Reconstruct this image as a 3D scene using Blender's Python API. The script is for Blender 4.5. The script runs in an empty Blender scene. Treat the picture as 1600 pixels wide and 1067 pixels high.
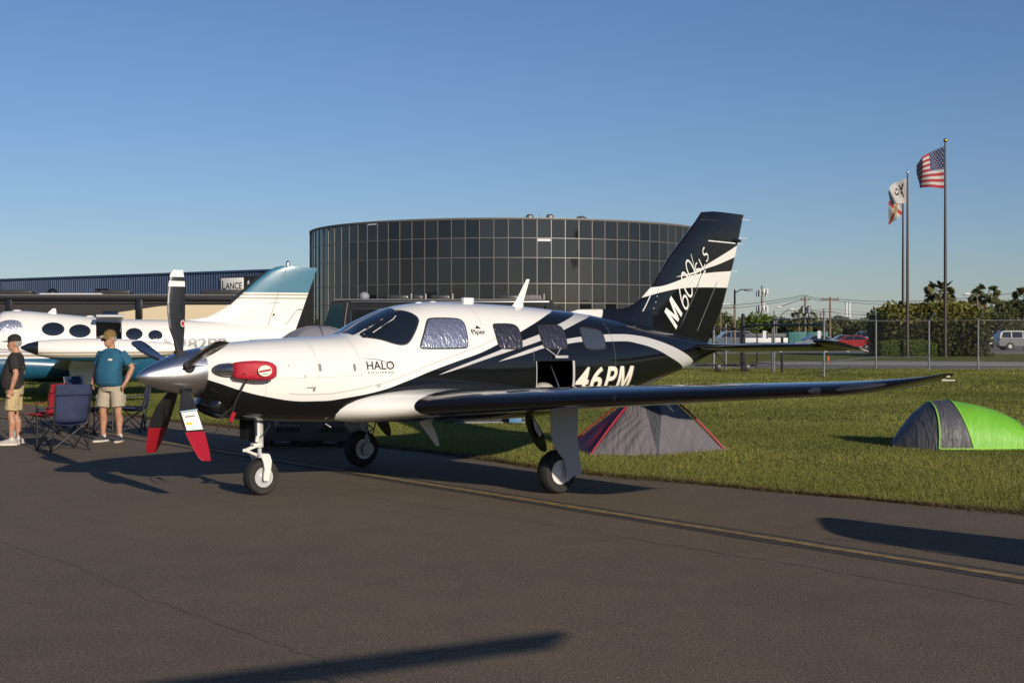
import bpy, bmesh, math, random
import numpy as np
from math import radians as R, pi, sin, cos
from mathutils import Vector, Matrix, Euler, Quaternion

rng = np.random.default_rng(7)
random.seed(7)
sc = bpy.context.scene
COL = sc.collection

# ------------------------------------------------------------------ camera, sky, sun, exposure
cam = bpy.data.cameras.new('camera')
cam.lens = 36.0 * 2120 / 1600
cam.sensor_width = 36.0
cam.shift_y = -14.0 / 1600
cam.clip_start = 0.1
cam.clip_end = 4000
cam_o = bpy.data.objects.new('camera', cam)
cam_o.location = (0, 0, 1.7)
cam_o.rotation_euler = (R(90), 0, 0)
COL.objects.link(cam_o)
sc.camera = cam_o

SUN_EL, SUN_ROT = R(18.0), R(150.0)
world = bpy.data.worlds.new('World')
sc.world = world
world.use_nodes = True
wn = world.node_tree
wn.nodes.clear()
w_out = wn.nodes.new('ShaderNodeOutputWorld')
w_bg = wn.nodes.new('ShaderNodeBackground')
w_sky = wn.nodes.new('ShaderNodeTexSky')
w_sky.sky_type = 'NISHITA'
w_sky.sun_disc = False
w_sky.sun_elevation = SUN_EL
w_sky.sun_rotation = SUN_ROT
w_sky.altitude = 50
w_sky.air_density = 1.0
w_sky.dust_density = 0.2
w_sky.ozone_density = 4.2
w_bg.inputs['Strength'].default_value = 0.073
w_wb = wn.nodes.new('ShaderNodeMix')          # camera white balance of the daylight
w_wb.data_type = 'RGBA'
w_wb.blend_type = 'MULTIPLY'
w_wb.inputs[0].default_value = 1.0
w_wb.inputs[7].default_value = (0.95, 0.955, 1.10, 1)
wn.links.new(w_sky.outputs[0], w_wb.inputs[6])
wn.links.new(w_wb.outputs[2], w_bg.inputs['Color'])
wn.links.new(w_bg.outputs[0], w_out.inputs['Surface'])

sun = bpy.data.lights.new('sun', 'SUN')
sun.energy = 4.3
sun.angle = R(0.53)
sun.color = (1.0, 0.87, 0.70)
sun_o = bpy.data.objects.new('sun', sun)
sdir = Vector((sin(SUN_ROT) * cos(SUN_EL), cos(SUN_ROT) * cos(SUN_EL), sin(SUN_EL)))
sun_o.rotation_euler = (-sdir).to_track_quat('-Z', 'Y').to_euler()
sun_o.location = sdir * 60
COL.objects.link(sun_o)

vs = sc.view_settings
vs.view_transform = 'Standard'
vs.look = 'None'
vs.exposure = 0.08
vs.gamma = 1.0
vs.use_curve_mapping = False
sc.cycles.max_bounces = 6
sc.cycles.transparent_max_bounces = 12

# ------------------------------------------------------------------ materials
def new_mat(name):
    m = bpy.data.materials.new(name)
    m.use_nodes = True
    nt = m.node_tree
    return m, nt, nt.nodes['Principled BSDF']

def mat(name, col, rough=0.5, metal=0.0, coat=0.0, spec=0.5, var=0.0, vscale=6.0, bump=0.0, bscale=40.0, col2=None, alpha=1.0, trans=0.0):
    m, nt, b = new_mat(name)
    b.inputs['Base Color'].default_value = (*col, 1)
    b.inputs['Roughness'].default_value = rough
    b.inputs['Metallic'].default_value = metal
    b.inputs['Coat Weight'].default_value = coat
    b.inputs['Coat Roughness'].default_value = 0.04
    b.inputs['Specular IOR Level'].default_value = spec
    b.inputs['Transmission Weight'].default_value = trans
    b.inputs['Alpha'].default_value = alpha
    if var > 0 or col2:
        tc = nt.nodes.new('ShaderNodeTexCoord')
        nz = nt.nodes.new('ShaderNodeTexNoise')
        nz.inputs['Scale'].default_value = vscale
        nz.inputs['Detail'].default_value = 5
        nt.links.new(tc.outputs['Object'], nz.inputs['Vector'])
        rp = nt.nodes.new('ShaderNodeValToRGB')
        c2 = col2 if col2 else tuple(min(1, c * (1 + var)) for c in col)
        c1 = col if col2 else tuple(c * (1 - var) for c in col)
        rp.color_ramp.elements[0].position = 0.35
        rp.color_ramp.elements[1].position = 0.65
        rp.color_ramp.elements[0].color = (*c1, 1)
        rp.color_ramp.elements[1].color = (*c2, 1)
        nt.links.new(nz.outputs['Fac'], rp.inputs[0])
        nt.links.new(rp.outputs[0], b.inputs['Base Color'])
    if bump > 0:
        tc = nt.nodes.new('ShaderNodeTexCoord')
        nz = nt.nodes.new('ShaderNodeTexNoise')
        nz.inputs['Scale'].default_value = bscale
        nz.inputs['Detail'].default_value = 4
        nt.links.new(tc.outputs['Object'], nz.inputs['Vector'])
        bp = nt.nodes.new('ShaderNodeBump')
        bp.inputs['Strength'].default_value = bump
        bp.inputs['Distance'].default_value = 0.02
        nt.links.new(nz.outputs['Fac'], bp.inputs['Height'])
        nt.links.new(bp.outputs[0], b.inputs['Normal'])
    return m

def math_node(nt, op, a, b=None):
    n = nt.nodes.new('ShaderNodeMath')
    n.operation = op
    for i, x in enumerate((a, b)):
        if x is None:
            continue
        if isinstance(x, (int, float)):
            n.inputs[i].default_value = x
        else:
            nt.links.new(x, n.inputs[i])
    return n.outputs[0]

def mix_col(nt, fac, a, b):
    n = nt.nodes.new('ShaderNodeMix')
    n.data_type = 'RGBA'
    for k, x in ((6, a), (7, b)):
        if isinstance(x, tuple):
            n.inputs[k].default_value = (*x, 1)
        else:
            nt.links.new(x, n.inputs[k])
    nt.links.new(fac, n.inputs[0])
    return n.outputs[2]

def curve_node(nt, xin, pts, x0, xs, z0, zs):
    """z as a smooth function of x, drawn with a Float Curve"""
    n = nt.nodes.new('ShaderNodeFloatCurve')
    c = n.mapping.curves[0]
    q = [((x - x0) / xs, (z - z0) / zs) for x, z in pts]
    q = [(min(1, max(0, a)), min(1, max(0, b))) for a, b in q]
    c.points[0].location = q[0]
    c.points[1].location = q[-1]
    for a in q[1:-1]:
        c.points.new(*a)
    for p in c.points:
        p.handle_type = 'AUTO_CLAMPED'
    n.mapping.extend = 'HORIZONTAL'
    n.mapping.update()
    xn = math_node(nt, 'DIVIDE', math_node(nt, 'SUBTRACT', xin, x0), xs)
    nt.links.new(xn, n.inputs['Value'])
    return math_node(nt, 'ADD', math_node(nt, 'MULTIPLY', n.outputs[0], zs), z0)

def between(nt, v, lo, hi):
    return math_node(nt, 'MULTIPLY', math_node(nt, 'GREATER_THAN', v, lo), math_node(nt, 'LESS_THAN', v, hi))

BLACKP, WHITEP, SILVERP = (0.006, 0.0065, 0.008), (0.80, 0.79, 0.76), (0.52, 0.52, 0.52)

def livery_fuselage():
    m, nt, b = new_mat('aircraft_livery')
    tc = nt.nodes.new('ShaderNodeTexCoord')
    sp = nt.nodes.new('ShaderNodeSeparateXYZ')
    nt.links.new(tc.outputs['Object'], sp.inputs[0])
    X, Z = sp.outputs['X'], sp.outputs['Z']
    A = (0.5, 8.5, 0.5, 2.0)
    B0 = [(.55, 1.27), (.736, 1.197), (.97, 1.11), (1.236, 1.043), (1.59, .99), (1.839, .988), (2.09, 1.012), (2.49, 1.079), (2.793, 1.168), (3.128, 1.28),
          (3.476, 1.38), (3.798, 1.466), (4.065, 1.558), (4.468, 1.707), (4.775, 1.817), (5.071, 1.915), (5.251, 1.961), (5.6, 2.12), (6.2, 2.4), (9.0, 2.5)]
    U1 = [(.5, .5), (3.15, 1.20), (3.237, 1.239), (3.526, 1.333), (3.801, 1.412), (4.25, 1.542), (4.47, 1.607), (4.757, 1.681), (5.102, 1.788), (5.327, 1.851), (5.65, 1.945), (6.0, 2.1), (6.5, 2.4), (9, 2.5)]
    L1 = [(.5, .5), (3.15, 1.22), (3.237, 1.237), (3.524, 1.305), (3.798, 1.376), (4.238, 1.484), (4.45, 1.533), (4.726, 1.599), (5.045, 1.696), (5.195, 1.735), (5.532, 1.829), (5.85, 1.905), (6.1, 2.0), (6.6, 2.42), (9, 2.5)]
    U2 = [(.5, .5), (3.98, 1.33), (4.074, 1.372), (4.369, 1.46), (4.626, 1.525), (4.764, 1.554), (5.16, 1.62), (5.446, 1.65), (5.878, 1.676), (6.152, 1.68), (6.58, 1.655), (6.864, 1.606), (7.144, 1.538), (7.416, 1.452), (7.6, 1.38), (7.75, 1.3), (9, .5)]
    L2 = [(.5, .55), (3.98, 1.35), (4.074, 1.370), (4.364, 1.424), (4.617, 1.48), (4.754, 1.513), (5.14, 1.562), (5.42, 1.588), (5.834, 1.589), (6.188, 1.592), (6.519, 1.554), (6.81, 1.491), (7.111, 1.389), (7.467, 1.257), (7.7, 1.14), (9, .5)]
    b0 = curve_node(nt, X, B0, *A)
    w = math_node(nt, 'GREATER_THAN', Z, b0)
    s1 = between(nt, Z, curve_node(nt, X, L1, *A), curve_node(nt, X, U1, *A))
    s2 = between(nt, Z, curve_node(nt, X, L2, *A), curve_node(nt, X, U2, *A))
    s1 = math_node(nt, 'MULTIPLY', s1, math_node(nt, 'GREATER_THAN', X, 3.2))
    s2 = math_node(nt, 'MULTIPLY', s2, math_node(nt, 'GREATER_THAN', X, 4.04))
    s2 = math_node(nt, 'MULTIPLY', s2, math_node(nt, 'LESS_THAN', X, 7.72))
    s = math_node(nt, 'MAXIMUM', s1, s2)
    pin = between(nt, math_node(nt, 'SUBTRACT', Z, b0), 0.065, 0.078)
    pin = math_node(nt, 'MULTIPLY', pin, between(nt, X, 1.45, 4.3))
    c = mix_col(nt, w, BLACKP, WHITEP)
    c = mix_col(nt, s, c, SILVERP)
    c = mix_col(nt, pin, c, (0.55, 0.54, 0.51))
    nt.links.new(c, b.inputs['Base Color'])
    b.inputs['Roughness'].default_value = 0.22
    b.inputs['Coat Weight'].default_value = 1.0
    b.inputs['Specular IOR Level'].default_value = 0.12
    b.inputs['Coat Roughness'].default_value = 0.025
    return m

def livery_fin():
    m, nt, b = new_mat('tail_livery')
    tc = nt.nodes.new('ShaderNodeTexCoord')
    sp = nt.nodes.new('ShaderNodeSeparateXYZ')
    nt.links.new(tc.outputs['Object'], sp.inputs[0])
    X, Z = sp.outputs['X'], sp.outputs['Z']
    A = (6.0, 3.5, 1.5, 2.0)
    Au = [(6.0, 1.9), (7.0, 2.16), (7.037, 2.17), (7.10, 2.27), (7.156, 2.288), (7.361, 2.316), (7.676, 2.4), (7.906, 2.469), (8.265, 2.515), (8.685, 2.549), (9.5, 2.6)]
    Al = [(6.0, 1.92), (7.0, 2.15), (7.037, 2.161), (7.386, 2.242), (7.731, 2.293), (8.148, 2.315), (8.565, 2.321), (9.5, 2.33)]
    Bu = [(6.0, 2.3), (7.6, 2.436), (7.631, 2.446), (7.97, 2.522), (8.239, 2.633), (8.513, 2.747), (8.832, 2.884), (9.5, 3.2)]
    Bl = [(6.0, 2.31), (7.6, 2.438), (7.631, 2.442), (7.97, 2.494), (8.213, 2.571), (8.454, 2.631), (8.733, 2.714), (9.5, 2.95)]
    s1 = between(nt, Z, curve_node(nt, X, Al, *A), curve_node(nt, X, Au, *A))
    s2 = between(nt, Z, curve_node(nt, X, Bl, *A), curve_node(nt, X, Bu, *A))
    s1 = math_node(nt, 'MULTIPLY', s1, math_node(nt, 'GREATER_THAN', X, 7.02))
    s2 = math_node(nt, 'MULTIPLY', s2, math_node(nt, 'GREATER_THAN', X, 7.62))
    # white front piece of the dorsal fillet
    d = math_node(nt, 'LESS_THAN', X, math_node(nt, 'ADD', math_node(nt, 'MULTIPLY', math_node(nt, 'SUBTRACT', Z, 1.9), 0.7), 6.24))
    s = math_node(nt, 'MAXIMUM', math_node(nt, 'MAXIMUM', s1, s2), d)
    c = mix_col(nt, s, BLACKP, (0.72, 0.71, 0.68))
    nt.links.new(c, b.inputs['Base Color'])
    b.inputs['Roughness'].default_value = 0.25
    b.inputs['Coat Weight'].default_value = 1.0
    b.inputs['Specular IOR Level'].default_value = 0.12
    b.inputs['Coat Roughness'].default_value = 0.03
    return m

def foil_mat(name, base, streak=0.5, rough=0.25):
    m, nt, b = new_mat(name)
    tc = nt.nodes.new('ShaderNodeTexCoord')
    mp = nt.nodes.new('ShaderNodeMapping')
    mp.inputs['Scale'].default_value = (26, 26, 5)
    mp.inputs['Rotation'].default_value = (0, R(12), 0)
    nt.links.new(tc.outputs['Object'], mp.inputs[0])
    nz = nt.nodes.new('ShaderNodeTexNoise')
    nz.inputs['Scale'].default_value = 1.1
    nz.inputs['Detail'].default_value = 3
    nz.inputs['Distortion'].default_value = 0.6
    nt.links.new(mp.outputs[0], nz.inputs['Vector'])
    bp = nt.nodes.new('ShaderNodeBump')
    bp.inputs['Strength'].default_value = streak
    bp.inputs['Distance'].default_value = 0.03
    nt.links.new(nz.outputs['Fac'], bp.inputs['Height'])
    nt.links.new(bp.outputs[0], b.inputs['Normal'])
    b.inputs['Base Color'].default_value = (*base, 1)
    b.inputs['Metallic'].default_value = 0.9
    b.inputs['Roughness'].default_value = rough
    b.inputs['Coat Weight'].default_value = 0.6
    b.inputs['Coat Roughness'].default_value = 0.02
    return m

def asphalt_mat():
    m, nt, b = new_mat('asphalt')
    tc = nt.nodes.new('ShaderNodeTexCoord')
    def noise(scale, detail=4, rough=.6):
        n = nt.nodes.new('ShaderNodeTexNoise')
        n.inputs['Scale'].default_value = scale
        n.inputs['Detail'].default_value = detail
        n.inputs['Roughness'].default_value = rough
        nt.links.new(tc.outputs['Object'], n.inputs['Vector'])
        return n.outputs['Fac']
    def ramp(f, p0, p1, c0, c1):
        r = nt.nodes.new('ShaderNodeValToRGB')
        r.color_ramp.elements[0].position = p0
        r.color_ramp.elements[1].position = p1
        r.color_ramp.elements[0].color = (*c0, 1)
        r.color_ramp.elements[1].color = (*c1, 1)
        nt.links.new(f, r.inputs[0])
        return r.outputs[0]
    fine = ramp(noise(62, 4, .8), .38, .62, (.060, .047, .032), (.272, .212, .144))
    mid = ramp(noise(2.2, 7, .75), .3, .7, (.86, .86, .86), (1.10, 1.09, 1.07))
    big = ramp(noise(.22, 5, .6), .3, .7, (.84, .84, .85), (1.12, 1.10, 1.08))
    def mul(a, c):
        n = nt.nodes.new('ShaderNodeMix')
        n.data_type = 'RGBA'
        n.blend_type = 'MULTIPLY'
        n.inputs[0].default_value = 1
        nt.links.new(a, n.inputs[6])
        nt.links.new(c, n.inputs[7])
        return n.outputs[2]
    c = mul(mul(fine, mid), big)
    vo = nt.nodes.new('ShaderNodeTexVoronoi')
    vo.inputs['Scale'].default_value = 38
    nt.links.new(tc.outputs['Object'], vo.inputs['Vector'])
    chips = math_node(nt, 'LESS_THAN', vo.outputs['Distance'], 0.16)
    sel = nt.nodes.new('ShaderNodeSeparateColor')
    nt.links.new(vo.outputs['Color'], sel.inputs[0])
    chips = math_node(nt, 'MULTIPLY', chips, math_node(nt, 'GREATER_THAN', sel.outputs[0], .72))
    c = mix_col(nt, chips, c, (.40, .35, .29))
    nt.links.new(c, b.inputs['Base Color'])
    b.inputs['Roughness'].default_value = .88
    b.inputs['Specular IOR Level'].default_value = .3
    bp = nt.nodes.new('ShaderNodeBump')
    bp.inputs['Strength'].default_value = .9
    bp.inputs['Distance'].default_value = .008
    nt.links.new(noise(120, 3, .7), bp.inputs['Height'])
    nt.links.new(bp.outputs[0], b.inputs['Normal'])
    return m

def ground_mat():
    m, nt, b = new_mat('turf_soil')
    tc = nt.nodes.new('ShaderNodeTexCoord')
    def noise(scale, detail=5):
        n = nt.nodes.new('ShaderNodeTexNoise')
        n.inputs['Scale'].default_value = scale
        n.inputs['Detail'].default_value = detail
        nt.links.new(tc.outputs['Object'], n.inputs['Vector'])
        return n.outputs['Fac']
    r = nt.nodes.new('ShaderNodeValToRGB')
    e = r.color_ramp.elements
    e[0].position, e[0].color = .3, (.085, .105, .024, 1)
    e[1].position, e[1].color = .7, (.20, .19, .055, 1)
    x = e.new(.5); x.color = (.125, .145, .034, 1)
    f = math_node(nt, 'ADD', math_node(nt, 'MULTIPLY', noise(.35), .6), math_node(nt, 'MULTIPLY', noise(7), .4))
    nt.links.new(f, r.inputs[0])
    nt.links.new(r.outputs[0], b.inputs['Base Color'])
    b.inputs['Roughness'].default_value = .95
    b.inputs['Specular IOR Level'].default_value = .1
    bp = nt.nodes.new('ShaderNodeBump')
    bp.inputs['Strength'].default_value = 1
    bp.inputs['Distance'].default_value = .06
    nt.links.new(noise(14, 6), bp.inputs['Height'])
    nt.links.new(bp.outputs[0], b.inputs['Normal'])
    return m

def leaf_mat(name, dark, light, scale=.8, sub=0.25):
    m, nt, b = new_mat(name)
    at = nt.nodes.new('ShaderNodeAttribute')
    at.attribute_name = 'tint'
    c = mix_col(nt, at.outputs['Fac'], dark, light)
    nt.links.new(c, b.inputs['Base Color'])
    b.inputs['Roughness'].default_value = .6
    b.inputs['Specular IOR Level'].default_value = .25
    tr = nt.nodes.new('ShaderNodeBsdfTranslucent')
    nt.links.new(c, tr.inputs['Color'])
    mx = nt.nodes.new('ShaderNodeMixShader')
    mx.inputs[0].default_value = sub
    nt.links.new(b.outputs[0], mx.inputs[1])
    nt.links.new(tr.outputs[0], mx.inputs[2])
    nt.links.new(mx.outputs[0], nt.nodes['Material Output'].inputs['Surface'])
    return m

def chain_mat():
    m, nt, b = new_mat('chain_link')
    tc = nt.nodes.new('ShaderNodeTexCoord')
    sp = nt.nodes.new('ShaderNodeSeparateXYZ')
    nt.links.new(tc.outputs['Object'], sp.inputs[0])
    masks = []
    for sgn in (1, -1):
        u = math_node(nt, 'ADD', sp.outputs['X'], math_node(nt, 'MULTIPLY', sp.outputs['Z'], float(sgn)))
        fr = math_node(nt, 'FRACT', math_node(nt, 'MULTIPLY', math_node(nt, 'ADD', u, 100.0), 1 / .07))
        masks.append(math_node(nt, 'LESS_THAN', fr, .035))
    wire = math_node(nt, 'MAXIMUM', *masks)
    b.inputs['Base Color'].default_value = (.22, .23, .24, 1)
    b.inputs['Metallic'].default_value = .6
    b.inputs['Roughness'].default_value = .5
    t = nt.nodes.new('ShaderNodeBsdfTransparent')
    mx = nt.nodes.new('ShaderNodeMixShader')
    nt.links.new(wire, mx.inputs[0])
    nt.links.new(t.outputs[0], mx.inputs[1])
    nt.links.new(b.outputs[0], mx.inputs[2])
    nt.links.new(mx.outputs[0], nt.nodes['Material Output'].inputs['Surface'])
    return m

def glass_tower_mat():
    m, nt, b = new_mat('tinted_curtain_glass')
    oi = nt.nodes.new('ShaderNodeObjectInfo')
    r = nt.nodes.new('ShaderNodeValToRGB')
    r.color_ramp.elements[0].color = (.007, .008, .011, 1)
    r.color_ramp.elements[1].color = (.026, .027, .029, 1)  # pane tones lifted to stand in for reflections
    nt.links.new(oi.outputs['Random'], r.inputs[0])
    nt.links.new(r.outputs[0], b.inputs['Base Color'])
    b.inputs['Roughness'].default_value = .04
    b.inputs['IOR'].default_value = 1.6
    tc = nt.nodes.new('ShaderNodeTexCoord')
    nz = nt.nodes.new('ShaderNodeTexNoise')
    nz.inputs['Scale'].default_value = .5
    nt.links.new(tc.outputs['Object'], nz.inputs['Vector'])
    bp = nt.nodes.new('ShaderNodeBump')
    bp.inputs['Strength'].default_value = .05
    bp.inputs['Distance'].default_value = .05
    nt.links.new(nz.outputs['Fac'], bp.inputs['Height'])
    nt.links.new(bp.outputs[0], b.inputs['Normal'])
    return m

def foil_like(name, col, strength=1.0):
    """thin nylon with long creases"""
    m = mat(name, col, .5, var=.06, vscale=3)
    nt = m.node_tree; b = nt.nodes['Principled BSDF']
    tc = nt.nodes.new('ShaderNodeTexCoord')
    mp = nt.nodes.new('ShaderNodeMapping')
    mp.inputs['Rotation'].default_value = (.3, R(38), .4)
    mp.inputs['Scale'].default_value = (9, 3, 1.6)
    nt.links.new(tc.outputs['Object'], mp.inputs[0])
    nz = nt.nodes.new('ShaderNodeTexNoise')
    nz.inputs['Scale'].default_value = 1.3
    nz.inputs['Detail'].default_value = 4
    nz.inputs['Distortion'].default_value = 1.2
    nt.links.new(mp.outputs[0], nz.inputs['Vector'])
    bp = nt.nodes.new('ShaderNodeBump')
    bp.inputs['Strength'].default_value = .8 * strength
    bp.inputs['Distance'].default_value = .05
    nt.links.new(nz.outputs['Fac'], bp.inputs['Height'])
    nt.links.new(bp.outputs[0], b.inputs['Normal'])
    return m

M = {}
M['livery'] = livery_fuselage()
M['fin'] = livery_fin()
M['black'] = mat('black_gloss_paint', BLACKP, .2, coat=1.0, spec=.12)
M['white'] = mat('white_gloss_paint', WHITEP, .25, coat=.8, var=.03, vscale=2)
M['twinwhite'] = mat('white_aircraft_paint', (.78, .77, .74), .3, coat=.6, var=.03, vscale=1.5)
M['teal'] = mat('teal_aircraft_paint', (.03, .17, .29), .3, coat=.7)
M['gold'] = mat('champagne_stripe_paint', (.42, .36, .27), .3, coat=.6)
M['chrome'] = mat('polished_spinner_metal', (.80, .80, .80), .30, metal=1.0, bump=.10, bscale=9)
M['steel'] = mat('brushed_steel', (.42, .42, .43), .35, metal=1.0)
M['galv'] = mat('galvanised_steel', (.22, .23, .24), .5, metal=.7, var=.15)
M['blade'] = mat('black_composite_blade', (.020, .020, .021), .34, coat=.5)
M['red'] = mat('red_fabric_cover', (.45, .014, .035), .6, bump=.2, bscale=60, var=.12, vscale=12)
M['redpaint'] = mat('red_blade_tip_paint', (.36, .010, .024), .4, coat=.3)
M['tyre'] = mat('tyre_rubber', (.022, .021, .020), .8, var=.2, vscale=20)
M['geargrey'] = mat('gear_grey_paint', (.45, .46, .47), .4)
M['gearwhite'] = mat('gear_white_paint', (.75, .73, .69), .4, var=.05)
M['windglass'] = mat('dark_cockpit_glass', (.010, .013, .018), .03, coat=1.0, spec=.8)
M['seal'] = mat('rubber_window_seal', (.02, .02, .02), .6)
M['foil'] = foil_mat('foil_sun_shade', (.68, .70, .76), .42, .30)
M['film'] = foil_mat('reflective_window_film', (.17, .155, .165), .5, .30)
M['cabglass'] = mat('smoked_cabin_glass', (.045, .055, .075), .08, coat=1.0)
M['interior'] = mat('dark_cabin_interior', (.02, .019, .02), .8)
M['leather'] = mat('pale_seat_leather', (.45, .43, .40), .5)
M['ink'] = mat('black_lettering', (.01, .01, .01), .4)
M['inkwhite'] = mat('white_lettering', (.82, .81, .78), .35)
M['inkgrey'] = mat('grey_lettering', (.20, .21, .22), .4)
M['inkcream'] = mat('cream_lettering', (.80, .76, .66), .35)
M['inkshade'] = mat('lettering_drop_shade', (.11, .10, .085), .4)
M['cord'] = mat('black_cord', (.012, .012, .012), .7)
M['asphalt'] = asphalt_mat()
M['ground'] = ground_mat()
M['yellow'] = mat('worn_yellow_road_paint', (.27, .185, .065), .8, var=.35, vscale=9, bump=.4, bscale=120)
M['tar'] = mat('black_line_border', (.050, .046, .043), .85, var=.35, vscale=14, bump=.4, bscale=120)
M['crack'] = mat('crack_dirt', (.098, .078, .056), .95, var=.4, vscale=6)
M['weed'] = mat('dry_weed', (.22, .17, .07), .9, var=.3)
M['road'] = mat('far_road_asphalt', (.17, .155, .145), .9, var=.12, vscale=.8)
M['concrete'] = mat('pale_concrete', (.30, .27, .245), .9, var=.12, vscale=.6)
M['grass'] = leaf_mat('grass_blades', (.080, .112, .020), (.32, .31, .082), sub=.35)
M['leafdark'] = leaf_mat('dark_shrub_leaves', (.014, .022, .008), (.17, .165, .032))
M['leafmid'] = leaf_mat('tree_leaves', (.045, .058, .022), (.15, .165, .06))  # lifted olive tones; distance haze is put into the leaf colour
M['leafbright'] = leaf_mat('bright_hedge_leaves', (.045, .08, .010), (.15, .21, .03))
M['palm'] = leaf_mat('palm_fronds', (.05, .062, .025), (.21, .205, .08))
M['bark'] = mat('bark', (.09, .07, .055), .9, var=.3, vscale=8)
M['palmbark'] = mat('palm_trunk', (.16, .11, .075), .9, var=.3, vscale=5)
M['towerglass'] = glass_tower_mat()
M['mullion'] = mat('aluminium_mullion', (.20, .19, .185), .45, metal=.4)
M['darkcore'] = mat('dark_core', (.02, .02, .021), .6)
M['hangar'] = mat('blue_metal_cladding', (.028, .055, .125), .5, var=.06, vscale=.4)
M['hangar2'] = mat('faded_blue_metal_cladding', (.040, .072, .145), .5, var=.06, vscale=.4)
M['signwhite'] = mat('white_sign_face', (.62, .63, .66), .5)
M['rvdark'] = mat('dark_coach_paint', (.010, .010, .011), .35, coat=.4)
M['rvbrown'] = mat('brown_grey_coach_paint', (.040, .036, .033), .4, coat=.3)
M['rvtan'] = mat('tan_coach_paint', (.62, .52, .36), .4, coat=.3)
M['rvyellow'] = mat('straw_coach_stripe', (.55, .47, .20), .4, coat=.3)
M['coachglass'] = mat('coach_windshield_glass', (.012, .03, .045), .05, coat=1.0)
M['tentgrey'] = foil_like('grey_tent_nylon', (.15, .14, .155))
M['tentdark'] = foil_like('charcoal_tent_nylon', (.072, .075, .088))
M['tentred'] = mat('crimson_tent_nylon', (.30, .014, .034), .55, bump=.2, bscale=6)
M['tentgreen'] = foil_like('lime_green_tent_nylon', (.15, .44, .030), .6)
M['tentpipe'] = mat('lime_piping', (.30, .62, .08), .6)
M['tentpale'] = mat('pale_grey_tent_nylon', (.26, .26, .285), .55, bump=.3, bscale=4)
M['navy'] = mat('navy_chair_canvas', (.022, .033, .085), .8, bump=.2, bscale=25, var=.15)
M['redcanvas'] = mat('red_chair_canvas', (.32, .010, .020), .75, bump=.2, bscale=25)
M['blackcanvas'] = mat('black_chair_canvas', (.012, .012, .013), .8)
M['tube'] = mat('dark_steel_tube', (.05, .05, .052), .4, metal=.6)
M['skin'] = mat('skin', (.42, .22, .14), .55, var=.08, vscale=14)
M['hair'] = mat('grey_hair', (.30, .28, .26), .8)
M['shirtblue'] = mat('teal_blue_cotton', (.012, .095, .17), .85, bump=1.0, bscale=11, var=.08, vscale=8)
M['shirtblack'] = mat('faded_black_cotton', (.022, .019, .018), .85, bump=1.0, bscale=11, var=.12, vscale=8)
M['khaki'] = mat('stone_khaki_cotton', (.38, .33, .255), .85, bump=.5, bscale=10, var=.06, vscale=9)
M['khakiyellow'] = mat('tan_khaki_cotton', (.47, .37, .20), .85, bump=.5, bscale=10, var=.06, vscale=9)
M['capolive'] = mat('mustard_olive_cap', (.17, .115, .032), .85)
M['capblack'] = mat('black_cap', (.015, .016, .013), .85)
M['shoegrey'] = mat('light_grey_trainer', (.36, .34, .31), .7)
M['shoedark'] = mat('charcoal_trainer', (.04, .045, .055), .7)
M['sole'] = mat('white_sole', (.6, .56, .48), .6)
M['bottle'] = mat('clear_bottle_plastic', (.75, .85, .9), .08, alpha=.45, spec=.8)
M['label'] = mat('pale_blue_label', (.35, .55, .65), .5)
M['tug'] = mat('dark_steel_bounce_tint', (.115, .095, .07), .5, var=.12)  # olive-brown bounce light from the ground is put into this colour
M['flagred'] = mat('flag_red', (.28, .022, .035), .85)
M['flagwhite'] = mat('flag_white', (.40, .39, .385), .85)  # greyed white; the dim backlit look is put into the cloth colour
M['flagblue'] = mat('flag_blue', (.018, .026, .10), .85)
M['flagpole'] = mat('bronze_flagpole', (.075, .06, .052), .4, metal=.6)
M['goldball'] = mat('gold_finial', (.65, .42, .10), .3, metal=1)
M['emblem'] = mat('emblem_ochre', (.35, .20, .08), .8)
M['emblemgreen'] = mat('emblem_olive', (.12, .13, .08), .8)
M['chain'] = chain_mat()
M['wood'] = mat('weathered_pole_wood', (.17, .13, .105), .9, var=.2, vscale=3)
M['carsilver'] = mat('silver_car_paint', (.115, .12, .13), .3, metal=.5, coat=.8)
M['carslate'] = mat('slate_blue_car_paint', (.10, .13, .17), .3, metal=.4, coat=.8)
M['carred'] = mat('red_car_paint', (.30, .018, .02), .3, coat=.8)
M['carwhite'] = mat('white_car_paint', (.7, .7, .68), .3, coat=.8)
M['carteal'] = mat('teal_car_paint', (.07, .20, .24), .3, coat=.8)
M['carglass'] = mat('car_glass', (.012, .015, .018), .05, coat=1.0)
M['tealbox'] = mat('teal_container', (.02, .15, .15), .6, var=.15, vscale=.6)
M['orange'] = mat('orange_marker', (.55, .12, .03), .6)
M['purple'] = mat('lilac_shirt', (.22, .15, .34), .8)
M['pinkshirt'] = mat('peach_shirt', (.42, .23, .18), .8)
M['coolerblue'] = mat('blue_cooler', (.10, .22, .38), .5)
M['lens'] = mat('clear_light_lens', (.030, .032, .037), .10, coat=1.0)

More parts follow.
